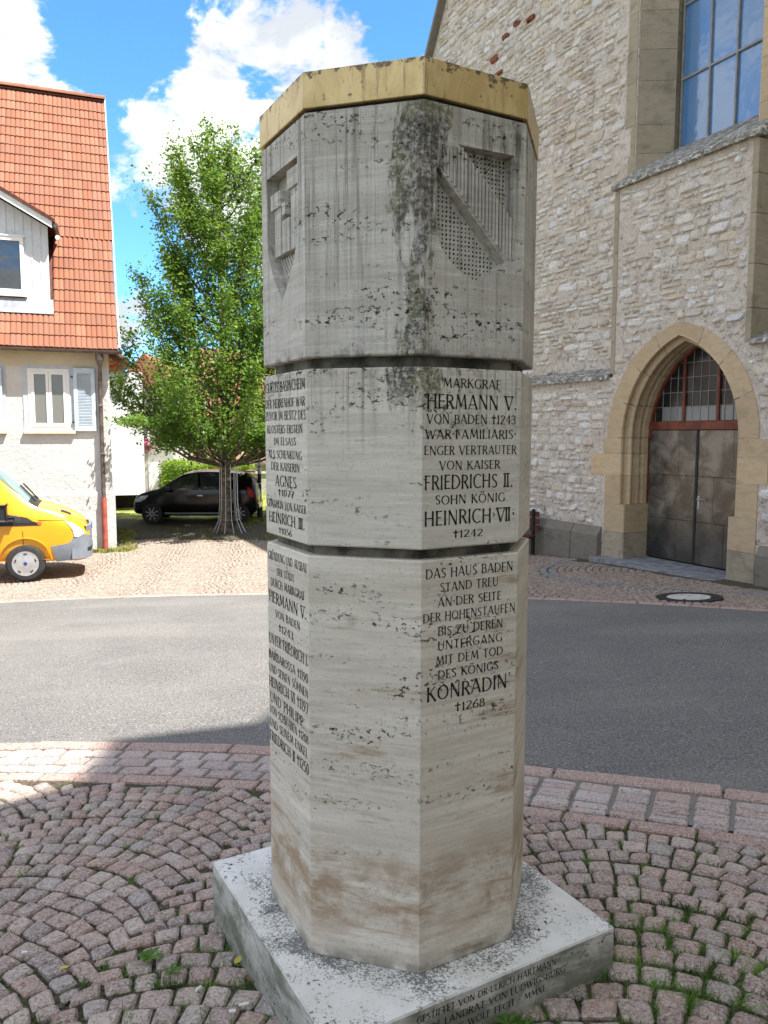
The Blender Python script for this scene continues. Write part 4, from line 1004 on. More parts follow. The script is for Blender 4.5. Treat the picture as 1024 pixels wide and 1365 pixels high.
blocks('quoin_stone', 2.35, 2.455, -.014, .43, 3.14, 6.07, .58, M['sandgrey'], 8)
# window surround: splayed jamb blocks
for side in (0, 1):
    rg = random.Random(12+side); z = 6.2; xf, xb = ((-.48,-.12) if side == 0 else (2.11,1.72)); sg = -1 if side == 0 else 1
    while z < 11.1:
        e = min(z+rg.uniform(.45,.75), 11.2); wd = rg.choice([.10,.22,.16,.24])
        b = MB(); sec = [(xf+sg*wd,.388),(xf,.388),(xf,.395),(xb,.98),(xb+sg*.06,.99),(xb+sg*.06,1.18),(xf+sg*wd,1.18)]
        b.prism(sec, lambda x, y: (x, y, z+.003), lambda x, y: (x, y, e-.003)); b.build('jamb_stone', M['sandgrey'] if side == 0 else M['sand'], CHU); z = e
b = MB()
for s_, x0, x1 in ((-1,-.48,-.12),(1,2.11,1.72)):
    b.prism([(x0+s_*.2,.389),(x0,.389),(x1,.98),(x1,1.3),(x0+s_*.2,1.3)], lambda x, y: (x, y, 11.2), lambda x, y: (x+(.8-x)*.8, y, 12.6))
b.build('window_head', M['sandgrey'], CHU)
# big window: frame bars, panes
BW = empty('window'); BW.parent = CHU; BW['label'] = 'tall window of panes coloured blue for reflected sky, in metal bars'
vx_ = [-.10,.51,1.06,1.62,1.75]; vx_ = [-.10,.51,1.06,1.62]; hz = [6.78,8.05,9.30,10.55,11.6]
rg = random.Random(3)
for i in range(3):
    for j in range(4):
        b = MB(); tx, tz = rg.uniform(-.006,.006), rg.uniform(-.006,.006); x0, x1, z0, z1 = vx_[i]+.012, vx_[i+1]-.012, hz[j]+.012, hz[j+1]-.012
        b.add([(x0,1.13-tx-tz,z0),(x1,1.13+tx-tz,z0),(x1,1.13+tx+tz,z1),(x0,1.13-tx+tz,z1)]+[(x0,1.15,z0),(x1,1.15,z0),(x1,1.15,z1),(x0,1.15,z1)], [(0,1,2,3),(7,6,5,4),(0,4,5,1),(1,5,6,2),(2,6,7,3),(3,7,4,0)])
        b.build('pane', M['church_glass'], BW)
for x in vx_: b = MB(); b.box(x-.017, x+.017, 1.085, 1.16, 6.7, 11.6, .004); b.build('upright_bar', M['lead'], BW)
for z in hz[1:]: b = MB(); b.box(-.11, 1.64, 1.092, 1.158, z-.018, z+.018, .004); b.build('cross_bar', M['lead'], BW)
b = MB(); b.box(-.4, 2.1, 1.17, 1.2, 6.4, 12.5); b.build('window_backing', M['shadow_gap'], BW)
# portal
PO = empty('portal'); PO.parent = CHU; PO['label'] = 'pointed sandstone archway with roll mouldings'
prof = [(1.255,.0),(1.235,-.012),(1.225,.02),(1.262,.045),(1.27,.09),(1.235,.115),(1.185,.118),(1.150,.140),(1.145,.165),(1.160,.19),(1.20,.205),(1.245,.215),(1.25,.28),(1.21,.315),(1.165,.32),(1.16,.355),(1.20,.37),(1.21,.44),(1.165,.46),(1.155,.66)]
def section(u, side, z=None, outer=None):
    """ring of points for one station; u<0 means straight jamb at height z"""
    pts = []
    for i, (a, y) in enumerate([(1.58,.43),(1.58,-.013)]+prof+[(1.5,.66)]):
        if i < 2:
            if z is not None: x = 1.08+side*(outer if outer else 1.58); zz = z
            else: x, zz = arcpt(u, 1.60, 1.90, side=side)
        elif i == len(prof)+2:
            if z is not None: x = 1.08+side*1.5; zz = z
            else: x, zz = arcpt(u, 1.5, 1.83, side=side)
        else:
            h = 1.69-(1.235-a)*1.02
            if z is not None: x = 1.08+side*a; zz = z
            else: x, zz = arcpt(u, a, h, side=side)
        pts.append((x, y, zz))
    return pts
def segment(rings, name, mat):
    b = MB(); m = len(rings[0]); vs = [p for r in rings for p in r]
    fs = [(k*m+i, k*m+(i+1)%m, (k+1)*m+(i+1)%m, (k+1)*m+i) for k in range(len(rings)-1) for i in range(m)]
    fs += [tuple(range(m-1,-1,-1)), tuple(range((len(rings)-1)*m, len(rings)*m))]
    b.add(vs, fs); o = b.build(name, mat, PO); autosmooth(o, 28); return o
cuts = [0, .27, .55, .80, 1.0]
for side in (-1, 1):
    for i in range(4):
        a0, a1 = cuts[i]+.003, cuts[i+1]-(.003 if i < 3 else -.0)
        segment([section(a0+(a1-a0)*j/5, side) for j in range(6)], 'arch_stone', M['sand'])
    for (z0, z1, oL, oR) in [(.50,1.02,1.63,1.62),(1.02,1.42,2.01,1.77),(1.42,1.70,1.68,1.77)]:
        segment([section(0, side, z0+.003, oL if side < 0 else oR), section(0, side, z1-.003, oL if side < 0 else oR)], 'jamb_stone', M['sand'])
    for z0, z1 in ((-.62,-.02),(-.02,.50)):
        b = MB(); o_ = 1.62; S_ = side
        sec0 = [(1.08+S_*o_,.43),(1.08+S_*o_,-.016),(1.08+S_*1.13,-.016),(1.08+S_*1.115,.0),(1.08+S_*1.15,.66),(1.08+S_*1.5,.66)]
        b.prism(sec0, lambda x, y: (x, y, z0+.003), lambda x, y: (x, y, z1-.003))
        b.build('jamb_stone', M['sand'] if z1 > .4 else M['sandgrey'], PO)
# door: frame, transom, two metal leaves of riveted plates
DO = empty('door'); DO.parent = CHU; DO['label'] = 'double door clad in patinated metal sheets'
rg = random.Random(5)
for x0, x1, splits in ((-.075,1.012,[(-.46,.27,[.62]),(.27,1.05,[.32]),(1.05,1.84,[.62])]), (1.028,2.24,[(-.46,.27,[1.62]),(.27,1.05,[1.38]),(1.05,1.84,[1.75])])):
    for z0, z1, xs_ in splits:
        e = [x0]+xs_+[x1]
        for i in range(len(e)-1):
            b = MB(); b.box(e[i]+.002, e[i+1]-.002, .595+rg.uniform(-.002,.002), .63, z0+.002, z1-.002, .003); b.build('door_plate', M['door_metal'], DO)
b = MB(); b.box(.995, 1.045, .580, .596, -.46, 1.84, .004); b.build('meeting_strip', M['iron'], DO)
b = MB(); b.box(-.2, 2.35, .64, .66, -.6, 1.9); b.build('door_backing', M['shadow_gap'], DO)
b = MB(); b.tube([(1.09,.60,.66),(1.09,.545,.66)], .014, 8); b.tube([(1.09,.548,.66),(1.28,.548,.665)], .011, 8); b.lathe([(.022,.59),(.022,.582)], 12, 'y', (1.09,0,.54)); b.box(1.065,1.115,.585,.598,.49,.72,.003)
b.build('handle', M['steel'], DO)
b = MB(); b.box(-.14, 2.35, .555, .66, 1.845, 1.995, .006); b.build('transom', M['redwood'], DO)
b = MB(); b.box(-.16, -.075, .56, .66, -.5, 1.845, .004); b.build('frame_post', M['redwood'], DO)
b = MB(); b.box(2.24, 2.33, .56, .66, -.5, 1.845, .004); b.build('frame_post', M['redwood'], DO)
FA = empty('fanlight'); FA.parent = CHU; FA['label'] = 'leaded glass above the door in a red-brown frame'
x = -.10; rg = random.Random(8); cols_ = [-.13+.1655*i for i in range(15)]
for i in range(len(cols_)-1):
    for j in range(5):
        x0, x1 = cols_[i]+.005, cols_[i+1]-.005; z0, z1 = 1.995+.25*j+.005, 2.245+.25*j-.005
        cx, cz = (x0+x1)/2, z0
        if z0 > 2.02 and not in_arch(min(max(cx, x0), x1), cz+.03, 1.24, 1.70): continue
        cur = (j == 0 and 2 < i < 12) or (j == 0 and rg.random() < .2)
        ty, tz = rg.uniform(-.004,.004), rg.uniform(-.004,.004)
        b = MB(); b.add([(x0,.615-ty-tz,z0),(x1,.615+ty-tz,z0),(x1,.615+ty+tz,z1),(x0,.615-ty+tz,z1)], [(0,1,2,3)])
        b.build('pane', M['tymp_curtain'] if cur else M['tymp_glass'], FA, fix=False)
b = MB()
for xx in cols_: b.box(xx-.005, xx+.005, .606, .619, 1.99, 3.3)
for j in range(1, 6): b.box(-.1, 2.3, .604, .6185, 1.995+.25*j-.0045, 1.995+.25*j+.0045)
b.build('lead_cames', M['lead'], FA, kind='stuff')
for xx in (.69, 1.41): b = MB(); b.box(xx-.028, xx+.028, .575, .625, 1.99, 3.2, .004); b.build('mullion', M['redwood'], FA)
ol = [arcpt(i/14, 1.19, 1.66) for i in range(15)]; il = [arcpt(i/14, 1.11, 1.57) for i in range(15)]
for side in (-1, 1):
    f = lambda p: (p[0], p[1]) if side < 0 else (2.16-p[0], p[1])
    b = MB(); vs = []
    for (a, c) in zip(ol, il): a = f(a); c = f(c); vs += [(a[0],.565,a[1]),(c[0],.565,c[1]),(c[0],.63,c[1]),(a[0],.63,a[1])]
    b.add(vs, [(4*k+i, 4*k+(i+1)%4, 4*k+4+(i+1)%4, 4*k+4+i) for k in range(14) for i in range(4)]+[(3,2,1,0),(56,57,58,59)]); b.build('arched_frame', M['redwood'], FA)
b = MB(); b.plate(archpoly(1.3,1.74,1.9), .68, .70); b.build('fanlight_backing', M['shadow_gap'], FA)
# stone step
b = MB()
sl_ = [(-.55,-.02),(-.42,-.36),(2.95,-.36),(3.05,-.02)]
b.prism([(-.50,-.38),(2.98,-.38),(2.98,.62),(-.13,.62),(-.13,.02),(-.50,.02)], lambda x, y: (x, y, -.62), lambda x, y: (x, y, -.485)); 
b.build('door_step', M['stoop'], CHU)
# bench against the wall
bp = CH0+wv*(-2.92)+nv*.50; bz = g(bp.x, bp.y)
BE = empty('bench', (bp.x, bp.y, bz), CHA, label='dark red-brown wooden bench by the church wall, mostly hidden by the column', cat='bench')
for k in range(3): b = MB(); b.box(-.75,.75,-.22+k*.14,-.10+k*.14,.42,.45,.004); b.build('seat_slat', M['darkwood'], BE)
for k in range(3): b = MB(); b.box(-.75,.75,.23,.26,.55+k*.14,.65+k*.14,.004); b.build('backrest_slat', M['darkwood'], BE)
for x in (-.6,.6):
    b = MB(); b.box(x-.03,x+.03,-.2,-.14,-.1,.42,.004); b.box(x-.03,x+.03,.19,.25,-.1,.98,.004); b.box(x-.03,x+.03,-.2,.22,.38,.42,.003); b.build('bench_frame', M['iron'], BE)

# ------------------------------------------------------------------ white house with tiled roof
HO = empty('house', HOUSE0, HA, label='white rendered house with steep orange tiled roof and boarded dormer, left', cat='house')
XL = -9.0
b = MB(); b.prism([(0,-1.6),(0,3.6),(4.4,10.6),(8.8,3.6),(8.8,-1.6)], lambda y, z: (XL, y, z), lambda y, z: (0, y, z)); b.build('wall', M['plaster'], HO)
b = MB(); b.box(XL, -.001, -.014, .05, 3.26, 3.62); b.build('eave_shade_band', M['eave_shade'], HO)  # beige strip paints the shading below the eave onto the wall
b = MB(); b.prism([(-.05,-1.6),(-.045,.38),(.0,.46),(.2,.46),(.2,-1.6)], lambda y, z: (XL, y, z), lambda y, z: (.05 if z < .4 else .01, y, z))
b.build('base_plaster', M['plaster'], HO)
SL = Vector((0, 4.7, 7.2)).normalized(); SN = Vector((0, -7.2, 4.7)).normalized(); E0 = Vector((0, -.30, 3.67)); LEN = math.hypot(4.7, 7.2)
b = MB(); c = E0+SL*(LEN/2)-SN*.04; b.obox(c+Vector(((XL+.20)/2,0,0)), (abs(XL-.20)/2,0,0), SL*(LEN/2), SN*.03); b.build('roof_boarding', M['darkwood'], HO)
b = MB(); c2 = Vector((0,4.4,10.87)); e2 = Vector((0,9.1,3.67)); dd = (e2-c2); b.obox(c2+dd/2+Vector(((XL+.20)/2,0,0)), (abs(XL-.20)/2,0,0), dd/2, Vector((0,7.2,4.7)).normalized()*.05); b.build('rear_roof', M['tile'], HO)
# tiles
TW, TP, TL = .222, .335, .40
def tile_mesh():
    us = [0,.07,.14,.28,.42,.48,.52,.58,.72,.86,.94,1.0]; hs = [.006,.020,.028,.031,.026,.010,.008,.024,.031,.029,.018,.004]
    vs = []; n = len(us)
    for v, dz in ((0,.028),(.0,.018),(1,.0)):
        for u, h in zip(us, hs): vs.append(Vector((u*TW*.985, 0, 0))+SL*(v*TL)+SN*(h+dz if v == 0 and dz > .02 else (dz-.016 if v == 0 else h)))
    fs = [(i, i+1, 2*n+i+1, 2*n+i) for i in range(n-1)]+[(i, n+i, n+i+1, i+1) for i in range(n-1)]
    me = bpy.data.meshes.new('roof_tile'); me.from_pydata(vs, [], fs); me.materials.append(M['tile']); return me, vs, fs
tme, tvs, tfs = tile_mesh()
NR = int(LEN/TP)
def in_dormer(x, s):
    z = 3.67+SL.z*s
    xm = x+TW/2; rk = 6.37+(min(-1.19-xm, xm+5.61))*.545
    return -5.7 < x and x+TW < -1.06 and 4.32 < z < rk-.15
slots = []
for r in range(NR):
    s = r*TP; xr = .20 if s < 3.35 else .24
    k = 0
    while True:
        x = xr-TW*(k+1); k += 1
        if x < XL+.1: break
        if in_dormer(x, s): continue
        slots.append((x, s))
vis = sorted([q for q in slots], key=lambda q: (0 if q[0] > -2.55+.0*q[1] else 1, q[1]))
parts_ = vis[:300]; rest = vis[300:]
rg = random.Random(6)
for x, s in parts_:
    o = bpy.data.objects.new('roof_tile', tme); C.objects.link(o); o.parent = HO; o.location = Vector((x, 0, 0))+E0+SL*(s-.03+rg.uniform(-.006,.006))+SN*rg.uniform(0,.005)
TV = np.array([v[:] for v in tvs]); off = np.array([(Vector((x,0,0))+E0+SL*(s-.03+rg.uniform(-.006,.006))+SN*rg.uniform(0,.005))[:] for x, s in rest])
VV = (TV[None]+off[:,None]).reshape(-1,3); FF = (np.array(tfs)[None]+(np.arange(len(rest))*len(tvs))[:,None,None]).reshape(-1,4)
np_mesh('further_roof_tiles', VV, FF, M['tile'], HO, np.repeat(np.random.default_rng(3).random(len(rest)), len(tfs)), kind='stuff')
x = .24
while x > XL+.3:      # ridge tiles
    b = MB(); pts = []; 
    prof_ = [(math.cos(a)*.12, math.sin(a)*.11) for a in [math.pi*i/8 for i in range(9)]]
    vs = [(x, 4.4+p*1.08, 10.86+q*1.15) for p, q in prof_]+[(x-.36, 4.4+p, 10.86+q) for p, q in prof_]
    b.add(vs, [(i, i+1, i+10, i+9) for i in range(8)]+[tuple(range(9))]); b.build('ridge_tile', M['tile'], HO, fix=False); x -= .33
b = MB(); b.obox(E0+SL*(LEN/2)+Vector((.235,0,0))+SN*.0, (.018,0,0), SL*(LEN/2), SN*.07); b.build('verge_trim', M['zinc'], HO)
# gutter and downpipe
b = MB(); n_ = 8; sec = [(-.36+.07*math.cos(math.pi+math.pi*i/n_), 3.63+.07*math.sin(math.pi+math.pi*i/n_)) for i in range(n_+1)]
sec2 = sec+[(-.36+.06*math.cos(2*math.pi-math.pi*i/n_), 3.632+.06*math.sin(2*math.pi-math.pi*i/n_)) for i in range(n_+1)]
b.prism(sec2, lambda y, z: (XL, y, z), lambda y, z: (.27, y, z)); b.build('gutter', M['pipe_brown'], HO)
b = MB(); b.lathe([(.05,3.30),(.085,3.42),(.09,3.56)], 14, 'z', (-.20,-.30,0)); b.tube([(-.20,-.30,3.32),(-.20,-.26,3.18),(-.205,-.13,2.98),(-.205,-.11,2.85),(-.205,-.11,.62)], .047, 12)
b.build('downpipe', M['pipe_brown'], HO)
b = MB(); b.tube([(-.205,-.11,.62),(-.205,-.13,.45),(-.205,-.145,.27)], .05, 12); b.build('pipe_joint', M['pipe_brown'], HO)
b = MB(); b.tube([(-.205,-.148,.30),(-.205,-.152,-1.1)], .062, 12); b.build('red_pipe_foot', M['pipe_red'], HO)
for z in (2.4, 1.3, .05): b = MB(); b.lathe([(.06,z),(.06,z+.03)], 12, 'z', (-.205,-.12,0)); b.box(-.22,-.19,-.08,.0,z,z+.02); b.build('pipe_clip', M['zinc'], HO)
# windows
def house_window(x0, x1, z0, z1, shutter=None):
    Wn = empty('window'); Wn.parent = HO
    b = MB(); t_ = .105
    for (a0,a1,c0,c1) in ((x0-t_,x1+t_,z1,z1+.075),(x0-t_,x0,z0,z1),(x1,x1+t_,z0,z1)): b.box(a0,a1,-.018,.02,c0,c1)
    b.build('painted_surround', M['bluegrey'], Wn)
    b = MB(); b.box(x0-.12,x1+.10,-.10,.02,z0-.075,z0-.005,.006); b.build('sill', M['cream'], Wn)
    b = MB(); fw = .075; b.box(x0,x1,-.03,.02,z1-fw,z1,.004); b.box(x0,x1,-.03,.02,z0,z0+fw,.004); b.box(x0,x0+fw,-.0295,.02,z0+fw,z1-fw); b.box(x1-fw,x1,-.0295,.02,z0+fw,z1-fw)
    b.build('frame', M['white_paint'], Wn)
    xm = (x0+x1)/2
    for a0, a1 in ((x0+fw,xm-.004),(xm+.004,x1-fw)):
        s_ = MB(); w_ = .055; s_.box(a0,a1,-.045,-.005,z1-fw-w_,z1-fw,.004); s_.box(a0,a1,-.045,-.005,z0+fw,z0+fw+.085,.004); s_.box(a0,a0+w_,-.0445,-.005,z0+fw+.085,z1-fw-w_); s_.box(a1-w_,a1,-.0445,-.005,z0+fw+.085,z1-fw-w_)
        sa_ = s_.build('casement', M['white_paint'], Wn)
        p = MB(); p.box(a0+w_-.01,a1-w_+.01,-.024,-.018,z0+fw+.07,z1-fw-w_+.01); p.build('pane', M['curtain_glass'], Wn)
def shutter(x0, x1, z0, z1, y=-.06):
    S = empty('shutter'); S.parent = HO; S['label'] = 'pale blue louvred shutter'
    b = MB(); w_ = .085; b.box(x0,x0+w_,y-.02,y+.02,z0,z1,.004); b.box(x1-w_,x1,y-.02,y+.02,z0,z1,.004)
    for a, c in ((z0,z0+.12),(z1-.11,z1),((z0+z1)/2-.02-.0,(z0+z1)/2+.02)):
        if c-a > .05: b.box(x0+w_,x1-w_,y-.019,y+.019,a,c)
    b.build('shutter_frame', M['shutter'], S)
    b = MB(); z = z0+.135
    while z < z1-.12: b.obox(((x0+x1)/2, y, z), ((x1-x0)/2-w_,0,0), (0,.014,-.014), (0,.003,.003)); z += .034
    b.build('louvres', M['shutter'], S, kind='stuff')
    b = MB(); b.box(x0+w_-.005,x1-w_+.005,y+.014,y+.019,z0+.1,z1-.1); b.build('louvre_backing', M['shutter'], S)
    for z in (z0+.2, z1-.2): b = MB(); b.box(x0-.05,x0+.06,y-.012,y+.03,z-.015,z+.015); b.build('hinge', M['iron'], S)
house_window(-1.72, -.86, 1.84, 3.22); shutter(-.775, -.315, 1.83, 3.25)
house_window(-3.14, -2.28, 1.84, 3.22); shutter(-2.60, -2.235, 1.83, 3.20, -.075)
for k in range(5): pass
# dormer
DM = empty('dormer'); DM.parent = HO; DM['label'] = 'dormer clad in white vertical boards'
yd = .26; xr_, pk = -1.19, -3.4
def rake(x): return 6.37+(min(xr_-x, x-(2*pk-xr_)))*.545
b = MB(); b.prism([(xr_-.03,4.6),(xr_-.03,rake(xr_)-.02),(pk,rake(pk)-.02),(2*pk-xr_,rake(xr_)-.02),(2*pk-xr_,4.6)], lambda x, z: (x, yd+.03, z), lambda x, z: (x, 3.4, z)); b.build('dormer_body', M['darkwood'], DM)
x = xr_
wx0, wx1, wz0, wz1 = -3.0, -1.70, 4.86, 6.10
k = 0
while x > 2*pk-xr_+.05:
    x0 = x-.172; cx = (x+x0)/2
    zt = rake(cx)
    segs = [(4.77, zt)] if cx > wx1 or cx < wx0-0 else [(wz1, zt)]
    for a, c in segs:
        b = MB(); f = lambda p, q: (p, q)
        zt0, zt1 = (rake(x0+.003), rake(x-.003))
        b.prism([(x0+.004,a),(x-.004,a),(x-.004,zt1),(x0+.004,zt0)], lambda p, q: (p, yd, q), lambda p, q: (p, yd+.028, q)); b.build('board', M['white_board'], DM)
        if k < 30: b = MB(); b.box(x0-.012,x0+.012,yd-.012,yd,a,zt0-.02); b.build('cover_strip', M['white_board'], DM)
    x = x0; k += 1
DW = empty('dormer_window'); DW.parent = DM
b = MB(); 
for (a0,a1,c0,c1) in ((wx0,wx1,wz1-.09,wz1),(wx0,wx1,wz0,wz0+.10),(wx0,wx0+.08,wz0+.1,wz1-.09),(wx1-.08,wx1,wz0+.1,wz1-.09),(-2.39,-2.31,wz0+.1,wz1-.09)): b.box(a0,a1,yd-.05,yd+.03,c0,c1,.003)
b.build('window_frame', M['white_paint'], DM)
bpy.data.objects.remove(DW)
for a0, a1 in ((wx0+.07,-2.38),(-2.32,wx1-.07)): b = MB(); b.box(a0,a1,yd-.012,yd-.004,wz0+.09,wz1-.08); b.build('pane', M['dark_glass'], DM)
b = MB(); b.box(wx0-.03,wx1+.04,yd-.09,yd,wz0-.06,wz0-.0,.004); b.box(wx0-.02,wx1+.03,yd-.07,yd,wz1,wz1+.03,.003); b.build('window_ledge', M['white_paint'], DM)
for sgn, x0 in ((1, xr_+.10), (-1, 2*pk-xr_-.10)):
    z0 = rake(xr_)-.10*.545
    b = MB(); b.prism([(x0,z0-.02),(x0,z0+.14),(pk,rake(pk)+.15),(pk,rake(pk)-.02)], lambda x, z: (x, yd-.30, z), lambda x, z: (x, yd-.265, z)); b.build('barge_board', M['white_paint'], DM)
    b = MB(); b.prism([(x0+sgn*.06,z0+.09),(x0+sgn*.06,z0+.17),(pk,rake(pk)+.22),(pk,rake(pk)+.14)], lambda x, z: (x, yd-.34, z), lambda x, z: (x, 3.2, z)); b.build('dormer_roof', M['darkwood'], DM)
b = MB(); b.tube([(xr_+.17,yd-.30,6.36),(xr_+.17,1.25,6.40)], .055, 10); b.build('dormer_gutter', M['pipe_brown'], DM)
b = MB(); b.lathe([(.05,0),(.05,.10)], 10, 'y', (xr_+.20,yd-.12,6.14)); b.build('gutter_outlet', M['white_paint'], DM)
b = MB(); b.add([(xr_+.06,yd-.02,4.78),(2*pk-xr_,yd-.02,4.78),(2*pk-xr_,yd-.14,4.44),(xr_+.06,yd-.14,4.44),(xr_+.06,yd+.1,4.78),(xr_+.06,yd+.1,4.44),(2*pk-xr_,yd+.1,4.78),(2*pk-xr_,yd+.1,4.44)], [(0,1,2,3),(0,3,5,4),(1,6,7,2),(0,4,6,1)]); b.build('lead_apron', M['zinc'], DM)

# unseen house added on the right, its profile shaped to shade the square
gd = Vector((-.4,-.92,0)).normalized(); dn = Vector((.92,-.4,0)).normalized(); B0 = Vector((8.6,5.0,0)); nrm = Vector((gd.y, -gd.x, 0))
prof_ = []
for qx, qy in ((.85,11.1),(-.84,5.14),(-1.76,4.90),(-1.70,4.16),(-2.08,3.84),(-4.2,2.6),(-6.5,-4.0)):
    Q = Vector((qx, qy, g(qx, qy))); Sd = Vector((SH.x, SH.y, math.tan(R(SUN_EL)))); lam = (B0-Q).dot(nrm)/Sd.dot(nrm); P = Q+Sd*lam; prof_.append(((P-B0).dot(gd), P.z))
GH = empty('house', B0, math.atan2(gd.y, gd.x), label='unseen cream gabled house added right of the frame to shade the square', cat='house')
pp = [(prof_[0][0],-2.)]+prof_+[(prof_[-1][0],-2.)]
sgn_ = 1 if (Matrix.Rotation(math.atan2(gd.y, gd.x), 3, 'Z') @ Vector((0,1,0))).dot(dn) > 0 else -1
b = MB(); b.prism(pp, lambda x, z: (x, 0, z), lambda x, z: (x, sgn_*10, z)); b.build('wall', M['cream'], GH)
b = MB()
for i in range(len(prof_)-1):
    (xa, za), (xb, zb) = prof_[i], prof_[i+1]
    b.add([(xa,-sgn_*.01,za),(xb,-sgn_*.01,zb),(xb,sgn_*10.2,zb),(xa,sgn_*10.2,za),(xa,-sgn_*.01,za+.03),(xb,-sgn_*.01,zb+.03),(xb,sgn_*10.2,zb+.03),(xa,sgn_*10.2,za+.03)], [(0,1,2,3),(4,5,6,7),(0,1,5,4),(1,2,6,5),(2,3,7,6),(3,0,4,7)])
b.build('roof', M['tile'], GH)
for x in (1.5,4.0,6.5):
    for z in (1.2,4.2,7.2):
        b = MB(); b.box(x-.5,x+.5,-sgn_*.05 if sgn_ > 0 else 0,0 if sgn_ > 0 else .05,z,z+1.4); b.build('window', M['dark_glass'], GH)
#@@
# ------------------------------------------------------------------ vehicles
def loft_fn(st):
    st = np.array(st, float); xs = st[:,0]
    def f(x):
        return [float(np.interp(x, xs, st[:,i])) for i in range(1, st.shape[1])]
    return f
def smooth_st(st, n=8):
    """Catmull-Rom resampling of the stations"""
    st = np.array(st, float); out = []
    for i in range(len(st)-1):
        p0 = st[max(i-1,0)]; p1 = st[i]; p2 = st[i+1]; p3 = st[min(i+2,len(st)-1)]
        for k in range(n):
            t = k/n; q = .5*((2*p1)+(-p0+p2)*t+(2*p0-5*p1+4*p2-p3)*t*t+(-p0+3*p1-3*p2+p3)*t**3)
            q[0] = p1[0]+(p2[0]-p1[0])*t; out.append(q)
    out.append(st[-1]); return np.array(out)
class Body:
    """lofted car body: stations (x, half width, z bottom, z belt, z top, roof half width)"""
    def __init__(s, st, n=5): s.st = smooth_st(st, n); s.f = loft_fn(s.st)
    def ys(s, x, z):
        w, zb, zl, zt, wr = s.f(x)
        if z <= zl:
            u = (zl-z)/max(zl-zb, .01); return w*(1-.10*u**3)*(1-.02*(1-u))
        u = min(1, (z-zl)/max(zt-zl, .01)); return (w*.98)+(wr-w*.98)*u**1.15
    def ring(s, x):
        w, zb, zl, zt, wr = s.f(x); pts = [(0, zb), (w*.6, zb), (w*.86, zb+.01)]
        for u in (.12,.3,.5,.7,.85,1): z = zb+(zl-zb)*u; pts.append((s.ys(x, z), z))
        for u in (.2,.4,.6,.8,.92): z = zl+(zt-zl)*u; pts.append((s.ys(x, z)-( .012 if u > .9 else 0), z))
        for a in (.92,.75,.5,.25,0): pts.append((wr*a, zt-.055*(a**2.5)*1.0+.0))
        return [(y, z) for y, z in pts]
    def mesh(s):
        b = MB(); m = None; rings = []
        for q in s.st:
            r = s.ring(q[0]); full = [(q[0], y, z) for y, z in r]+[(q[0], -y, z) for y, z in r[-2:0:-1]]; rings.append(full)
        m = len(rings[0]); vs = [p for r in rings for p in r]
        fs = [(k*m+i, k*m+(i+1)%m, (k+1)*m+(i+1)%m, (k+1)*m+i) for k in range(len(rings)-1) for i in range(m)]
        fs += [tuple(range(m)), tuple(range((len(rings)-1)*m, len(rings)*m))]; b.add(vs, fs); return b
    def side_panel(s, pts, sg, off, th=.012, sub=3):
        """curved plate following the flank; pts (x,z)"""
        xs_ = sorted(set([round(p[0], 4) for p in pts]) | set(np.round(np.arange(min(p[0] for p in pts), max(p[0] for p in pts), .03), 4)))
        cols = []; x_lo, x_hi = xs_[0], xs_[-1]
        for x in xs_:
            xe = min(max(x, x_lo+1e-4), x_hi-1e-4); zz = []
            for i in range(len(pts)):
                a, c = pts[i-1], pts[i]
                if (a[0]-xe)*(c[0]-xe) <= 0 and abs(a[0]-c[0]) > 1e-9: zz.append(a[1]+(c[1]-a[1])*(xe-a[0])/(c[0]-a[0]))
            if len(zz) >= 2: cols.append((x, min(zz), max(zz)))
        m = 7; vs = []
        for o_ in (off, off-th):
            for x, z0, z1 in cols:
                for k in range(m): z = z0+(z1-z0)*k/(m-1); vs.append((x, sg*(s.ys(x, z)+o_), z))
        n = len(cols); N = n*m; b = MB(); fs = []
        for i in range(n-1):
            for k in range(m-1):
                q = (i*m+k, i*m+k+1, (i+1)*m+k+1, (i+1)*m+k); fs += [q, tuple(j+N for j in q[::-1])]
            for k in (0, m-1): fs.append((i*m+k, (i+1)*m+k, (i+1)*m+k+N, i*m+k+N))
        for i in (0, n-1):
            for k in range(m-1): fs.append((i*m+k, i*m+k+1, i*m+k+1+N, i*m+k+N))
        b.add(vs, fs); return b
    def top_panel(s, x0, x1, f0, f1, off=.008, n=10, m=8, shrink=(1,1)):
        """panel over the top surface between stations, half width fraction f"""
        vs = []; 
        for i in range(n+1):
            x = x0+(x1-x0)*i/n; w, zb, zl, zt, wr = s.f(x); fr = shrink[0]+(shrink[1]-shrink[0])*i/n
            for j in range(m+1):
                a = f0+(f1-f0)*j/m; a *= fr; vs.append((x, wr*a, zt-.055*abs(a)**2.5+off))
        b = MB(); b.add(vs, [(i*(m+1)+j, i*(m+1)+j+1, (i+1)*(m+1)+j+1, (i+1)*(m+1)+j) for i in range(n) for j in range(m)]); return b
def carve(o, cyl):   # cut wheel arches
    cut = MB()
    for (x, z, r, y0, y1) in cyl: cut.lathe([(r, y0), (r, y1)], 28, 'y', (x, 0, z))
    co_ = cut.build('cut', M['shadow_gap']); bm_ = o.modifiers.new('b', 'BOOLEAN'); bm_.object = co_; bm_.operation = 'DIFFERENCE'; bm_.solver = 'EXACT'
    dg = bpy.context.evaluated_depsgraph_get(); me = bpy.data.meshes.new_from_object(o.evaluated_get(dg)); o.modifiers.clear(); o.data = me
    bpy.data.objects.remove(co_)
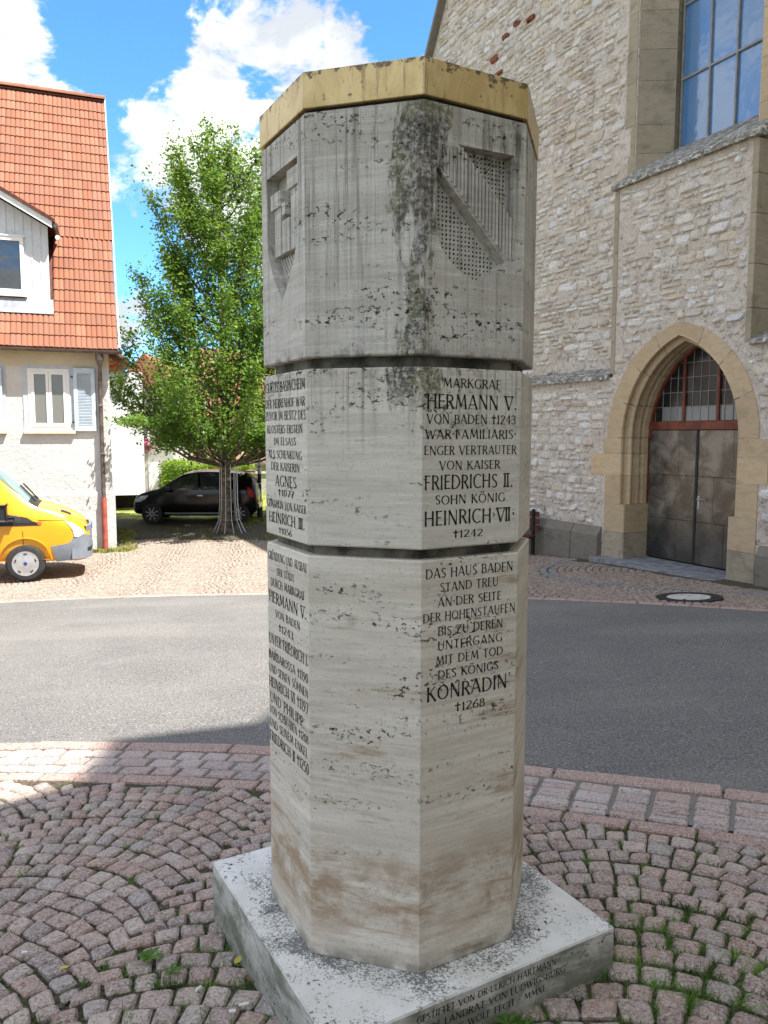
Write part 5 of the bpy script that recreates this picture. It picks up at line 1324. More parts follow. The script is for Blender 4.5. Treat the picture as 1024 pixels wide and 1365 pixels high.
def wheel(parent, x, y, z, r, sg, w=.20, spokes='cover', rimmat='hub'):
    Wh = empty('wheel', (x, y, z)); Wh.parent = parent
    b = MB(); pr = [(r*.60,-w/2),(r*.86,-w/2),(r*.96,-w/2+.012),(r,-w/2+.035),(r,w/2-.035),(r*.96,w/2-.012),(r*.86,w/2),(r*.60,w/2)]
    b.lathe(pr, 36, 'y'); t = b.build('tyre', M['rubber'], Wh); autosmooth(t, 40)
    b = MB(); o_ = sg*w/2
    if spokes == 'cover':
        b.lathe([(r*.68, o_*.8),(r*.67, o_*1.03),(r*.60, o_*1.0),(r*.42, o_*1.06),(r*.20, o_*1.12),(.0, o_*1.14)], 32, 'y'); h = b.build('wheel_cover', M['hub'], Wh); autosmooth(h, 40)
        for k in range(5):
            a = k*2*math.pi/5+.3; c = (r*.52*math.cos(a), o_*1.06, r*.52*math.sin(a)); s_ = MB(); u = Vector((math.cos(a),0,math.sin(a))); v = Vector((-math.sin(a),0,math.cos(a)))
            s_.obox(c, v*r*.085, u*r*.03, (0,.006,0)); s_.build('cover_slot', M['black_plastic'], Wh)
        e = MB(); e.lathe([(r*.10, o_*1.13),(r*.09,o_*1.17)], 16, 'y'); e.build('hub_emblem', M['blue'], Wh)
    else:
        b.lathe([(r*.66, o_*.2),(r*.66, o_*.95),(r*.62, o_*.95),(r*.60, o_*.2)], 32, 'y'); b.build('rim', M['hub'], Wh, fix=False)
        c_ = MB(); c_.lathe([(r*.6,o_*.3),(.0,o_*.3)], 24, 'y'); c_.build('brake_drum', M['black_plastic'], Wh, fix=False)
        for k in range(8):
            a = k*math.pi/4+.2; s_ = MB(); s_.bar((r*.1*math.cos(a), o_*.85, r*.1*math.sin(a)), (r*.63*math.cos(a+.15), o_*.9, r*.63*math.sin(a+.15)), r*.10, .02); s_.build('spoke', M['hub'], Wh)
    return Wh
# --- yellow van: origin under the front axle, +x forward (to the right in the picture)
VX, VY = -6.69, 14.40; vz = g(VX, VY)
VA = R(20)
VAN = empty('van', (VX, VY, vz+.01), VA, label='yellow delivery van with grey front bumper parked before the white house', cat='van')
# y local: camera side is -y.  body centre is one half width behind the near wheel
yc = .94
st = [(-3.9,.93,.42,1.25,2.38,.74),(-2.2,.965,.40,1.28,2.42,.80),(-1.2,.97,.38,1.27,2.38,.80),(-.82,.97,.38,1.25,2.28,.78),(-.40,.97,.37,1.24,1.96,.76),(-.05,.965,.36,1.22,1.64,.78),(.18,.96,.35,1.17,1.43,.83),
      (.45,.95,.34,1.10,1.33,.84),(.75,.92,.33,1.00,1.215,.80),(.95,.86,.32,.92,1.10,.70),(1.07,.76,.34,.86,.98,.60),(1.13,.62,.38,.80,.88,.48),(1.145,.50,.42,.76,.82,.40)]
BV = Body(st)
vb = empty('body_frame'); vb.parent = VAN; vb.location = (0, yc, 0); bpy.data.objects.remove(vb)
class Off:      # shift every mesh of the vehicle to its centre line
    pass
def vbuild(b, name, mat, parent, yoff, smooth=None, **k):
    b.v = [(p[0], p[1]+yoff, p[2]) for p in b.v]; o = b.build(name, mat, parent, **k)
    if smooth: autosmooth(o, smooth)
    return o
bo = vbuild(BV.mesh(), 'body', M['van_yellow'], VAN, yc, 50); carve(bo, [(0,.36,.45,yc-1.2,yc-.55),(0,.36,.45,yc+.55,yc+1.2),(-3.2,.36,.43,yc-1.2,yc-.55)]); autosmooth(bo, 40)
for x, s_ in ((0,-1),(0,1)):
    wheel(VAN, x, yc+s_*.87, .345, .345, s_, .21)
wheel(VAN, -3.2, yc-.87, .345, .345, -1, .21); wheel(VAN, -3.2, yc+.87, .345, .345, 1, .21)
for s_ in (-1, 1):
    vbuild(BV.side_panel([(-1.35,1.28),(-.15,1.24),(.26,1.09),(.24,1.05),(-.02,1.05),(-1.35,1.06)], s_, .006), 'window_surround', M['black_plastic'], VAN, yc)
    vbuild(BV.side_panel([(-1.30,1.30),(-.30,1.27),(-.62,1.88),(-.80,2.02),(-1.30,2.06)], s_, .007), 'side_window', M['windshield'], VAN, yc)
    vbuild(BV.side_panel([(-.27,1.27),(.06,1.20),(.18,1.11),(-.05,1.10),(-.27,1.14)], s_, .010), 'quarter_window', M['dark_glass'], VAN, yc)
    vbuild(BV.side_panel([(.24,1.125),(.31,1.115),(.30,1.075),(.23,1.07)], s_, .018, .02), 'indicator', M['amber'], VAN, yc)
    vbuild(BV.side_panel([(.45,.64),(.72,.68),(.95,.78),(1.06,.84),(1.125,.80),(1.13,.5),(1.05,.36),(.52,.34),(.50,.45),(.47,.56)], s_, .010, .02), 'bumper_side', M['grey_plastic'], VAN, yc)
    vbuild(BV.side_panel([(.70,1.10),(.82,1.08),(.95,.98),(1.03,.90),(1.04,.84),(.93,.785),(.86,.80),(.84,.92),(.78,1.02)], s_, .014, .02), 'headlight', M['lamp_glass'], VAN, yc)
    vbuild(BV.side_panel([(-.03,.95),(-.02,.95),(-.02,.42),(-.03,.42)], s_, .003, .006), 'door_gap', M['shadow_gap'], VAN, yc)
    vbuild(BV.side_panel([(-.48,.96),(-.30,.96),(-.30,1.0),(-.48,1.0)], s_, .02, .03), 'door_handle', M['black_plastic'], VAN, yc) if False else None
    b = MB(); b.box(-.46,-.26,s_*1.02-.0,s_*1.20,1.16,1.46,.03); b.box(-.30,-.16,s_*.94,s_*1.05,1.16,1.22,.01); vbuild(b, 'wing_mirror', M['black_plastic'], VAN, yc, 40)
w_ = BV.top_panel(.10, -.80, -.90, .90, .012, 10, 10); vbuild(w_, 'windscreen', M['windshield'], VAN, yc, 60, fix=False)
b = BV.top_panel(.24, .08, -.92, .92, .016, 3, 8); vbuild(b, 'scuttle', M['black_plastic'], VAN, yc, fix=False)
for y0 in (-.25, .35):
    b = MB(); b.bar((.17,y0,1.46),(-.12,y0+.42,1.74),.03,.02); vbuild(b, 'wiper', M['black_plastic'], VAN, yc)
for s_ in (-1, 1):
    vbuild(BV.side_panel([(.25,1.150),(.70,1.118),(.70,1.110),(.25,1.140)], s_, .004, .006), 'bonnet_gap', M['shadow_gap'], VAN, yc)
    b = MB(); b.lathe([(.455,0),(.470,0),(.470,.05),(.455,.05)], 28, 'y'); b.f.pop(); b.f.pop(); b.v = [(p[0], p[1]*s_+s_*.93, max(p[2]+.36, .40)) for p in b.v]; vbuild(b, 'arch_lip', M['van_yellow'], VAN, yc)
# front face: grille and bumper follow the nose
def nose_strip(z0, z1, off, name, mat, fr=1.0, xmin=.86):
    vs = []; L = []
    for sg in (1,):
        xs_ = np.linspace(xmin, 1.145, 12)
        path = [(x, BV.ys(x, (z0+z1)/2)) for x in xs_]
        path = [(x+off*.8, y+off*.6) for x, y in path]; path.append((1.15+off, .3)); path.append((1.155+off, .0))
        L = path+[(x, -y) for x, y in path[-2::-1]]
    for z in (z0, z1):
        for x, y in L: vs.append((x, y, z))
    n = len(L); inner = [(x-.05, y*.93, z) for x, y, z in vs]; b = MB(); b.add(vs+inner, [(i, i+1, n+i+1, n+i) for i in range(n-1)]+[(n+i, n+i+1, 3*n+i+1, 3*n+i) for i in range(n-1)]+[(i, 2*n+i, 2*n+i+1, i+1) for i in range(n-1)])
    return vbuild(b, name, mat, VAN, yc)
nose_strip(.37, .80, .014, 'front_bumper', M['grey_plastic'], 1, .80)
nose_strip(.82, .98, .012, 'grille', M['grey_plastic'], 1, 1.06)
nose_strip(.50, .57, .020, 'bumper_intake', M['black_plastic'], 1, 1.075)
b = MB(); b.lathe([(.075,0),(.06,.012)], 20, 'x', (1.165,0,.92)); vbuild(b, 'front_emblem', M['blue'], VAN, yc)
b = BV.top_panel(.62, .80, -.55, -.25, .012, 2, 4); vbuild(b, 'bonnet_vent', M['black_plastic'], VAN, yc, fix=False)
b = BV.side_panel([(-3.8,.62),(-.48,.62),(-.48,.68),(-3.8,.68)], -1, .012, .015); vbuild(b, 'side_rub_strip', M['black_plastic'], VAN, yc)
# --- black hatchback facing left; +x forward, rotated half a turn, so its left flank (+y) looks at the camera
KX, KY = -4.95-.62, 22.45
kz = g(-5.5, 22.6)
CAR = empty('car', (-5.52, 23.2, kz), R(183), label='small black hatchback parked beyond the tree, facing left', cat='car')
st = [(-1.80,.58,.40,.80,.92,.48),(-1.76,.70,.32,.88,1.12,.52),(-1.66,.77,.28,.93,1.30,.54),(-1.45,.81,.24,.95,1.44,.56),(-1.1,.82,.22,.96,1.50,.58),(-.5,.825,.21,.95,1.535,.59),(0.,.825,.21,.94,1.52,.58),(.35,.825,.21,.93,1.43,.58),
      (.75,.82,.22,.92,1.20,.62),(1.02,.81,.23,.88,1.02,.68),(1.3,.79,.24,.80,.95,.68),(1.55,.75,.26,.72,.87,.62),(1.70,.68,.28,.64,.77,.52),(1.78,.56,.32,.56,.64,.42),(1.80,.45,.36,.50,.56,.36)]
BK = Body(st)
bo = BK.mesh().build('body', M['car_black'], CAR); autosmooth(bo, 50)
carve(bo, [(1.20,.30,.345,.5,1.0),(-1.28,.30,.345,.5,1.0),(1.20,.30,.345,-1.0,-.5),(-1.28,.30,.345,-1.0,-.5)]); autosmooth(bo, 40)
for x in (1.20, -1.28):
    for s_ in (-1, 1): wheel(CAR, x, s_*.72, .295, .295, s_, .18, 'spokes')
for s_ in (-1, 1):
    BK.side_panel([(.80,.97),(.42,1.30),(.10,1.43),(-.10,1.45),(-.13,.98)], s_, .006).build('front_side_window', M['dark_glass'], CAR)
    BK.side_panel([(-.20,.98),(-.18,1.45),(-.55,1.455),(-.92,1.42),(-1.02,1.08),(-.95,1.0)], s_, .006).build('rear_side_window', M['dark_glass'], CAR)
    BK.side_panel([(1.30,.82),(1.52,.80),(1.66,.70),(1.68,.62),(1.55,.63),(1.38,.72)], s_, .008).build('headlight', M['lamp_glass'], CAR)
    BK.side_panel([(-1.52,1.05),(-1.60,1.04),(-1.72,.88),(-1.70,.74),(-1.60,.78),(-1.54,.92)], s_, .008).build('tail_light', M['red_lens'], CAR)
    BK.side_panel([(-.10,.80),(-.26,.80),(-.26,.83),(-.10,.83)], s_, .02, .03).build('door_handle', M['hub'], CAR)
    BK.side_panel([(.85,.275),(-.92,.275),(-.92,.325),(.85,.325)], s_, .014, .02).build('sill_strip', M['grey_plastic'], CAR)
    b = MB(); b.box(.62,.78,s_*.84-.0,s_*1.0,.96,1.08,.02); b.box(.68,.74,s_*.76,s_*.88,.95,1.0); b.build('wing_mirror', M['car_black'], CAR)
BK.top_panel(.98, .36, -.95, .95, .010, 8, 8).build('windscreen', M['dark_glass'], CAR, fix=False)
BK.top_panel(-1.50, -1.74, -.85, .85, .012, 5, 8).build('rear_window', M['dark_glass'], CAR, fix=False)
b = MB(); b.box(-1.72,-1.40,-.50,.50,1.475,1.505,.01); b.build('roof_spoiler', M['car_black'], CAR)
b = MB(); b.box(-1.84,-1.62,-.62,.62,.38,.58,.04); b.build('rear_bumper', M['car_black'], CAR)

# ------------------------------------------------------------------ tree
def leaf_cloud(P, N, size, rg, aspect=.55):
    """P (n,3) positions -> rhombic folded leaves (4 verts, 2 tris)"""
    n = len(P); d = rg.normal(0, 1, (n,3)); d[:,2] = d[:,2]*.6-.15; d /= np.linalg.norm(d, axis=1)[:,None]
    u = np.cross(d, rg.normal(0, 1, (n,3))+np.array([0,0,1.2])); u /= np.linalg.norm(u, axis=1)[:,None]
    s = (size*rg.uniform(.6, 1.25, n))[:,None]; up = np.cross(u, d)
    a = P; b = P+d*s*.5+u*s*aspect*.5+up*s*.06; c = P+d*s; e = P+d*s*.5-u*s*aspect*.5+up*s*.06
    V = np.stack([a,b,c,e],1).reshape(-1,3); I = np.arange(n)*4
    return V, np.stack([I,I+1,I+2,I+3],1)
TX, TY = -4.27, 20.9; tz = g(TX, TY)
TR = empty('tree', (TX, TY, tz), label='upright leafy hornbeam with spiky bright green crown standing in front of the black car', cat='tree')
rgn = np.random.default_rng(12)
b = MB(); b.tube([(0,0,-.2),(.0,0,.05),(.01,0,.6),(.0,.0,1.3),(.02,.02,1.9),(.03,0,2.6),(.05,.02,4.0),(.0,0,5.8),(.05,0,7.2),(.0,0,8.7)], [.22,.175,.155,.15,.155,.12,.09,.065,.04,.012], 12)
rad = lambda z: float(np.interp(z, [1.9,2.4,3.0,3.8,4.8,6.0,7.2,8.4,9.6,10.6,11.1], [1.9,2.75,3.2,3.1,2.8,2.5,2.2,1.75,1.25,.7,.25]))
LP = []; tw = MB()
NB = 140
for i in range(NB):
    f = (i+.5)/NB; ztip = 2.3+7.7*f**.92+rgn.normal(0,.25); az = i*2.39996+rgn.normal(0,.25)
    rr_ = rad(min(ztip, 11))*rgn.uniform(.45, 1.14); drop = ztip < 3.3
    z0 = max(1.75, ztip-rr_*rgn.uniform(1.15,1.9)) if not drop else rgn.uniform(1.7,2.1)
    z0 = min(z0, 8.8)
    ca, sa_ = math.cos(az), math.sin(az); pts = []
    for k in range(8):
        t = k/7; r_ = rr_*(t**.55 if not drop else t); z = z0+(ztip-z0)*(t**1.15)
        if drop: z = z0+(ztip-z0)*t+.35*math.sin(math.pi*t)
        pts.append(np.array([ca*r_+.05*math.sin(3*t+i), sa_*r_+.05*math.cos(2*t+i), z]))
    tw.tube([tuple(p) for p in pts], [.035*(1-.8*k/7)*(1.2-f*.5) for k in range(8)], 5, False)
    # spiky shoot beyond the tip
    sp_ = rgn.uniform(1.2, 6); n = int(140+250*rr_/3*rgn.uniform(.6,1.4)); tt = rgn.uniform(.18, 1.12, n)**.8
    base_ = np.array([[np.interp(t, np.linspace(0,1,8), [p[j] for p in pts]) for j in range(3)] for t in tt])
    ext_ = np.clip(tt-1, 0, None)[:,None]*np.array([[.2*ca,.2*sa_,sp_ if not drop else .3]])
    spread = (.22*(1-.55*np.clip(tt,0,1))+.06)[:,None]
    dev = rgn.normal(0, 1, (n,3))*spread*np.array([1,1,.9 if not drop else .45]); LP.append(base_+ext_+dev)
    for _ in range(5):      # side twigs
        t = rgn.uniform(.3,.95); p = np.array([np.interp(t, np.linspace(0,1,8), [q[j] for q in pts]) for j in range(3)]); a2 = az+rgn.normal(0,.9); L = rgn.uniform(.35,.8)*(1.1-f*.4)
        e = p+np.array([math.cos(a2)*L*.6, math.sin(a2)*L*.6, L*(.75 if not drop else .05)]); tw.tube([tuple(p), tuple((p+e)/2+rgn.normal(0,.03,3)), tuple(e)], [.012,.008,.004], 4, False)
        m = int(75*L/.6); q = rgn.uniform(.1,1.15,m)[:,None]; LP.append(p+(e-p)*q+rgn.normal(0,.085,(m,3)))
b.build('trunk', M['bark'], TR, smooth=True); tw.build('branches', M['bark'], TR, fix=False)
LP = np.concatenate(LP); V, F = leaf_cloud(LP, None, .105, rgn)
np_mesh('crown', V, F, M['leaf'], TR, kind='stuff')
print('leaves', len(LP))
GD = empty('tree_guard', (TX+.12, TY-.1, tz), label='thin steel rod guard flared at the foot round the tree trunk', cat='tree guard')
for k in range(11):
    a = k*2*math.pi/11; b = MB(); b.tube([(.44*math.cos(a),.44*math.sin(a)*.8,.0),(.28*math.cos(a),.28*math.sin(a),.35),(.24*math.cos(a),.24*math.sin(a),.8),(.23*math.cos(a),.23*math.sin(a),1.95)], .008, 5); b.build('rod', M['steel'], GD)
for z, r_ in ((.36,.28),(.9,.24),(1.45,.235),(1.93,.235)):
    b = MB(); b.tube([(r_*math.cos(a),r_*math.sin(a),z) for a in [2*math.pi*k/20 for k in range(21)]], .008, 5, False); b.build('hoop', M['steel'], GD)

# ------------------------------------------------------------------ background buildings
def bgbox(name, X0, X1, Y, depth, z0, z1, mat, roof=None, label='', cat='house', rz=0):
    r_ = empty(name, (X1-(X1-X0)*math.cos(rz), Y-(X1-X0)*math.sin(rz), 0), rz, label=label, cat=cat); b = MB(); b.box(0, X1-X0, 0, depth, z0, z1); b.build('wall', mat, r_); return r_
# smooth white house with overhanging upper wall and red boarding
WH = bgbox('house', -15, -7.85, 25.6, 7, -.22, 3.75, M['plaster2'], label='smooth white rendered house with red boarded gable edge behind the downpipe', rz=R(20.7))
b = MB(); b.box(.1, 7.1, .9, 6.8, -1.6, -.22); b.build('recessed_base', M['shadow_gap'], WH)
b = MB(); b.prism([(5.2,3.75),(6.4,3.75),(6.4,4.05),(5.9,4.45),(5.2,5.0)], lambda x, z: (x, -.02, z), lambda x, z: (x, 5, z)); b.build('red_boarding', M['red_paint'], WH)
b = MB(); b.prism([(6.75,3.98),(6.75,4.08),(4.9,5.55),(4.9,5.45)], lambda x, z: (x, -.5, z), lambda x, z: (x, 6, z)); b.build('roof', M['tile'], WH)
b = MB(); b.tube([(6.8,-.5,3.95),(6.8,.6,3.95)], .06, 8); b.tube([(6.8,-.2,3.92),(6.45,-.1,3.72),(6.42,-.06,3.4)], .04, 8); b.build('gutter', M['zinc'], WH)
# grey rendered house with flower box
GHH = bgbox('house', -10.3, -8.35, 31.0, 6, -2, 3.6, M['plaster3'], label='grey rendered house wall with a pink flower box below its window', cat='house')
b = MB(); b.box(.30,.95,-.02,.05,1.35,2.45); b.build('window', M['dark_glass'], GHH)
b = MB(); b.box(.24,.30,-.04,.05,1.3,2.5); b.box(.95,1.01,-.04,.05,1.3,2.5); b.box(.24,1.01,-.05,.05,2.45,2.52); b.build('window_frame', M['white_paint'], GHH)
b = MB(); b.box(.25,1.10,-.32,-.05,1.12,1.32,.02); b.build('flower_box', M['darkwood'], GHH)
P = rgn.normal(0,1,(420,3))*np.array([.28,.10,.12])+np.array([.68,-.2,1.38]); V, F = leaf_cloud(P, None, .10, rgn); np_mesh('flowers', V, F, M['pink'], GHH, kind='stuff')
b = MB(); b.box(.95,1.35,-.02,.05,-.9,.65); b.build('door', M['white_paint'], GHH)
for x in (.35, 1.65):
    P = rgn.normal(0,1,(700,3))*np.array([.11,.10,.42])+np.array([x,-.25,-.15]); V, F = leaf_cloud(P, None, .11, rgn); np_mesh('climber', V, F, M['weed'], GHH, kind='stuff')
b = MB(); b.prism([(-.3,3.55),(2.2,3.55),(1.0,4.9)], lambda x, z: (x, -.4, z), lambda x, z: (x, 6.3, z)); b.build('roof', M['tile'], GHH)
# low building with orange roof, bigger one behind
OB = empty('shed', (-8.3, 33, 0), label='low outbuilding with bright orange tiled roof behind the hedge', cat='shed')
b = MB(); b.box(.1, 5.6, 0, 4, -2, 1.0); b.build('wall', M['cream'], OB)
b = MB(); b.add([(.25,-.4,.62),(5.9,-.4,.62),(5.9,3.2,2.9),(-.75,3.2,2.9),(.25,-.4,.54),(5.9,-.4,.54),(5.9,3.2,2.8),(-.75,3.2,2.8)], [(0,1,2,3),(7,6,5,4),(0,4,5,1),(1,5,6,2),(2,6,7,3),(3,7,4,0)]); b.build('roof', M['tile'], OB)
b = MB(); b.box(.2,5.9,-.48,-.38,.52,.60); b.build('gutter', M['zinc'], OB)
BB = empty('house', (-10.5, 41, 0), label='far house with broad orange roof seen through the tree crown', cat='house')
b = MB(); b.box(0, 9.5, 0, 8, -2, 3.4); b.build('wall', M['plaster2'], BB)
b = MB(); b.prism([(-.5,3.2),(4,6.6),(8.5,3.2)], lambda y, z: (-.4, y, z), lambda y, z: (9.9, y, z)); b.build('roof', M['tile'], BB)
RB = bgbox('house', -5.9, 1.5, 34.0, 6, -2, 2.6, M['plaster2'], label='long pale outbuilding wall right of the tree trunk, behind the post', cat='building')
b = MB(); b.box(0,7.4,-.06,.0,-2,.35); b.build('plinth_band', M['concrete'], RB)
b = MB(); b.prism([(-.4,2.6),(3,4.6),(6.4,2.6)], lambda y, z: (-.3, y, z), lambda y, z: (7.6, y, z)); b.build('roof', M['tile'], RB)
GW = empty('garden_wall', (-6.2, 31.5, 0), label='low pale garden wall beyond the car', cat='wall')
b = MB(); b.box(0, 8, 0, .3, -2, .18); b.build('wall_body', M['concrete'], GW)
b = MB(); b.box(-.05, 8.05, -.05, .35, .18, .25); b.build('wall_cap', M['concrete'], GW)
HG = empty('hedge', (-6.9, 30.6, 0), label='bright yellow-green clipped hedge above the car roof', cat='hedge')
P = rgn.uniform(-1, 1, (16000,3)); P = P*np.array([1.75,.5,.85]); P[:,2] += .09*np.sin(P[:,0]*4)+.0; P += np.array([0,0,-.15]); 
V, F = leaf_cloud(P, None, .11, rgn); np_mesh('foliage', V, F, M['hedge'], HG, kind='stuff')
b = MB(); b.box(-1.6,1.6,-.3,.3,-1.4,.4); b.build('hedge_core', M['weed'], HG)
# more distant green so that no bare horizon shows behind the crown
# posts
pz = g(-3.75, 23.6)
PO_ = empty('post', (-3.77, 23.6, pz), label='slim dark post with white top standing on the grass between tree and column', cat='post')
b = MB(); b.tube([(0,0,-.1),(0,0,1.35)], .055, 12); b.build('pole', M['iron'], PO_)
b = MB(); b.tube([(0,0,1.35),(0,0,1.92)], .058, 12); b.build('white_top', M['white_paint'], PO_)
for z in (.35,.72,1.05): b = MB(); b.lathe([(.062,z),(.062,z+.035)], 12); b.build('band', M['white_paint'], PO_)
b = MB(); b.lathe([(.09,-.05),(.085,.35),(.06,.37)], 12); b.build('foot', M['iron'], PO_)
b = MB(); b.lathe([(.068,1.55),(.07,1.60)], 12); b.build('collar', M['zinc'], PO_)

# ------------------------------------------------------------------ grass, weeds, litter
def blades(P, h, rg, w=.006, lean=.45):
    n = len(P); a = rg.uniform(0, 2*math.pi, n); hh = h*rg.uniform(.5,1.3,n); l = rg.normal(0, lean, (n,2))*hh[:,None]
    d = np.stack([np.cos(a), np.sin(a), 0*a], 1)*w; mid = P+np.stack([l[:,0]*.35, l[:,1]*.35, hh*.6], 1); tip = P+np.stack([l[:,0], l[:,1], hh], 1)
    V = np.stack([P-d, P+d, mid+d*.7, mid-d*.7, tip, tip+d*.05], 1).reshape(-1,3); I = np.arange(n)*6
    return V, np.concatenate([np.stack([I,I+1,I+2,I+3],1), np.stack([I+3,I+2,I+5,I+4],1)])
def drape(xy, dz=0): return np.stack([xy[:,0], xy[:,1], g(xy[:,0], xy[:,1])+dz], 1)
rg = np.random.default_rng(5)
def in_joint(xy, k=.93):
    Q = FGQ; c = Q.mean(1); out = np.ones(len(xy), bool)
    for i0 in range(0, len(xy), 2000):
        p = xy[i0:i0+2000]; ins = np.ones((len(p), len(Q)), bool); sg = None
        for e in range(4):
            a = c+(Q[:,e]-c)*k; b_ = c+(Q[:,(e+1)%4]-c)*k
            cr = (b_[:,0]-a[:,0])[None]*(p[:,1:2]-a[:,1][None])-(b_[:,1]-a[:,1])[None]*(p[:,0:1]-a[:,0][None])
            s0 = cr > 0
            if sg is None: sg = s0
            else: ins &= (s0 == sg)
        out[i0:i0+2000] = ~ins.any(1)
    return out
cl = []
# clumps between foreground cobbles: dense near the plinth and lower right, sparse elsewhere
def clump(cx, cy, r_, n): cl.append(np.stack([cx+rg.normal(0, r_, n), cy+rg.normal(0, r_, n)], 1))
T2 = lambda a, c: (PX+a*math.cos(PROT)-c*math.sin(PROT), PY-.02+a*math.sin(PROT)+c*math.cos(PROT))
for _ in range(60): a = rg.uniform(-.4,.62); x, y = T2(a, -PH-abs(rg.normal(0,.05))-.01); clump(x, y, .018, 26)
for _ in range(40): a = rg.uniform(-.5,.6); x, y = T2(-PH-abs(rg.normal(0,.06))-.01, a); clump(x, y, .02, 18)
for _ in range(30): a = rg.uniform(-.5,.5); x, y = T2(PH+abs(rg.normal(0,.04))+.01, a); clump(x, y, .015, 16)
for _ in range(190): clump(1.0+rg.normal(0,.22), 2.35+rg.normal(0,.25), .02, 60)
for _ in range(70): clump(-.66+rg.normal(0,.13), 2.30+rg.normal(0,.14), .016, 20)
for _ in range(330): x = rg.uniform(-2.2,2.0); clump(x, rg.uniform(1.8, float(near(x))-.70), .02, 46)
for _ in range(30): x = rg.uniform(.6,1.9); clump(x, float(near(x))-.64-rg.uniform(0,.06), .012, 14)
P = np.concatenate(cl)
keepm = np.array([not in_plinth(x, y, .004) for x, y in P]); P = P[keepm]; P = P[in_joint(P)]
V, F = blades(drape(P, -.02), .032, rg, .0017, .8); np_mesh('joint_grass', V, F, M['grass'], None, kind='stuff', label='fine grass sprouting from the cobble joints round the plinth', cat='grass')
# moss cushions in the joints
n = 60000; xy = np.stack([rg.uniform(-2.3,2.3,n), rg.uniform(1.8,4.0,n)],1)
dens = np.sin(xy[:,0]*5+1)*np.sin(xy[:,1]*6)+np.sin(xy[:,0]*13)*np.sin(xy[:,1]*11)*.6
dpl = np.array([0 if in_plinth(x,y,.01) else 1 for x,y in xy]); right = (xy[:,0] > .5)*.5
m_ = in_joint(xy, .97) & (dens+right > -.1) & (dpl > 0) & (xy[:,1] < near(xy[:,0])-.66); V, F = leaf_cloud(drape(xy[m_], -.012), None, .010, rg, .9); np_mesh('moss', V, F, M['moss'], None, kind='stuff', label='moss tufts in the joints of the foreground cobbles', cat='moss')
# grass at the house foot, round the tree and on the far lawn
cl = []
for _ in range(140):
    t = rg.uniform(-2.0,.35); p = HOUSE0+hx*t-hy*(.12+abs(rg.normal(0,.10))); clump(p.x, p.y, .05, 30)
for _ in range(50): p = HOUSE0+hx*(.2+abs(rg.normal(0,.15)))+hy*rg.uniform(-.3,3.5); clump(p.x, p.y, .08, 30)
for _ in range(260): clump(rg.uniform(-4.4,-1), rg.uniform(22.2,26), .12, 22)
for _ in range(50): clump(rg.uniform(-6,-2), rg.uniform(19.3,22), .1, 12)
P = np.concatenate(cl); V, F = blades(drape(P, -.02), .09, rg, .006, .5); np_mesh('verge_grass', V, F, M['grass2'], None, kind='stuff', label='rough yellowish grass along the house foot and round the tree', cat='grass')
lx = np.linspace(-9, 6, 60); ly = np.linspace(23.4, 33, 30); X, Y = np.meshgrid(lx, ly); V = np.stack([X.ravel(), Y.ravel(), (g(X,Y)-.012+.015*np.sin(X*3)*np.cos(Y*2)).ravel()], 1); I = (np.arange(29)[:,None]*60+np.arange(59)[None]).ravel()
np_mesh('lawn', V, np.stack([I,I+1,I+61,I+60],1), M['lawn'], None, kind='structure', label='patchy lawn behind the tree and car')
# broad-leaved weeds
def weed(x, y, s, n, label, seed):
    r_ = np.random.default_rng(seed); z = g(x, y)
    W_ = empty('weed', (x, y, z), label=label, cat='weed', group='weeds growing beside the plinth')
    for k in range(n):
        a = k*2.4+r_.normal(0,.3); L = s*r_.uniform(.6,1.1); tilt = r_.uniform(.25,.8); u = Vector((math.cos(a), math.sin(a), 0)); v = Vector((-math.sin(a), math.cos(a), 0)); b = MB(); vs = []
        for t, w in ((0,.06),(.25,.5),(.5,1),(.75,.8),(1,.05)):
            c = u*(L*t)+Vector((0,0,L*(tilt*t-.45*tilt*t*t)+.005)); ww = L*.22*w; vs += [c-v*ww+Vector((0,0,ww*.3)), c, c+v*ww+Vector((0,0,ww*.3))]
        b.add(vs, [(3*i+j,3*i+j+1,3*i+4+j,3*i+3+j) for i in range(4) for j in (0,1)]); b.build('leaf', M['weed'], W_, fix=False)
weed(-.80, 2.50, .05, 11, 'broad-leaved weed growing by the left corner of the plinth', 1)
weed(-.70, 2.42, .035, 9, 'small leafy weed in the joints left of the plinth', 2)
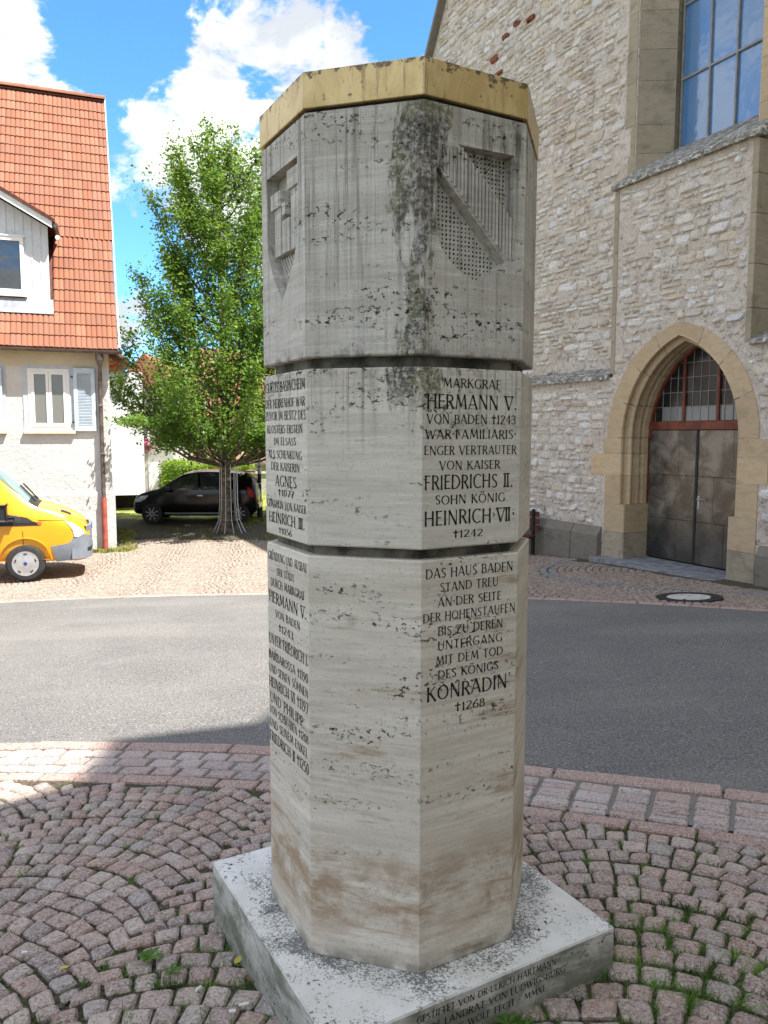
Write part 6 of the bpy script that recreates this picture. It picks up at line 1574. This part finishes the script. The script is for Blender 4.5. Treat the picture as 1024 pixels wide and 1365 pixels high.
x, y = T2(.05, -PH-.03); weed(x, y, .05, 8, 'bright green sprig against the inscribed front of the plinth', 3)
x, y = T2(-PH-.02, -.42); weed(x, y, .06, 8, 'bright sprig at the bottom of the left plinth side', 4)
def leaf_obj(x, y, s, a, mat, label):
    b = MB(); L = [(0,0),(.3,.22),(.7,.2),(1,0),(.7,-.2),(.3,-.22)]; b.add([((p-.5)*s, q*s, .004+.15*s*(abs(q)+ (p-.5)**2)) for p, q in L]+[((p-.5)*s, q*s, .002+.15*s*(abs(q)+(p-.5)**2)) for p, q in L], [(0,1,2,3,4,5),(11,10,9,8,7,6)]+[(i,(i+1)%6,(i+1)%6+6,i+6) for i in range(6)])
    o = b.build('fallen_leaf', mat); o.location = (x, y, g(x, y)+.006); o.rotation_euler = (0,0,a); setp(o, label, 'leaf', 'fallen leaves on the cobbles')
p = Vector((-0.488, 2.466, 0)); leaf_obj(p.x, p.y, .05, 1.2, M['yellow_leaf'], 'yellow fallen leaf beside the left side of the plinth')
p = Vector((-1.073, 2.462, 0)); leaf_obj(p.x, p.y, .032, .2, M['yellow_leaf'], 'small pale yellow leaf on the cobbles at far left')
p = Vector((-0.435, 2.363, 0)); leaf_obj(p.x, p.y, .03, 2.2, M['darkleaf'], 'brown withered leaf close to the left plinth side')
p = Vector((0.359, 2.162, 0)); leaf_obj(p.x, p.y, .045, .5, M['darkleaf'], 'brown dry leaf before the inscribed plinth side')
for bx_, by_, a, s_, lab in ((-0.429, 2.237, 0.3, 0.03, 'longest white cigarette butt, by the lower left plinth side'), (-0.588, 2.320, 1.0, 0.022, 'short white cigarette butt left of the longest one'), (-1.251, 2.556, 0.2, 0.02, 'white cigarette stub on the cobbles at the far left'), (-0.458, 2.208, 0.1, 0.02, 'greyish cigarette stub just below the longest one')):
    b = MB(); b.tube([(-s_/2,0,.005),(s_/2,0,.005)], .0045, 8); o = b.build('cigarette_butt', M['butt'])
    o.location = (bx_, by_, g(bx_, by_)+.006); o.rotation_euler = (0,0,a); setp(o, lab, 'cigarette butt', 'cigarette butts on the cobbles')
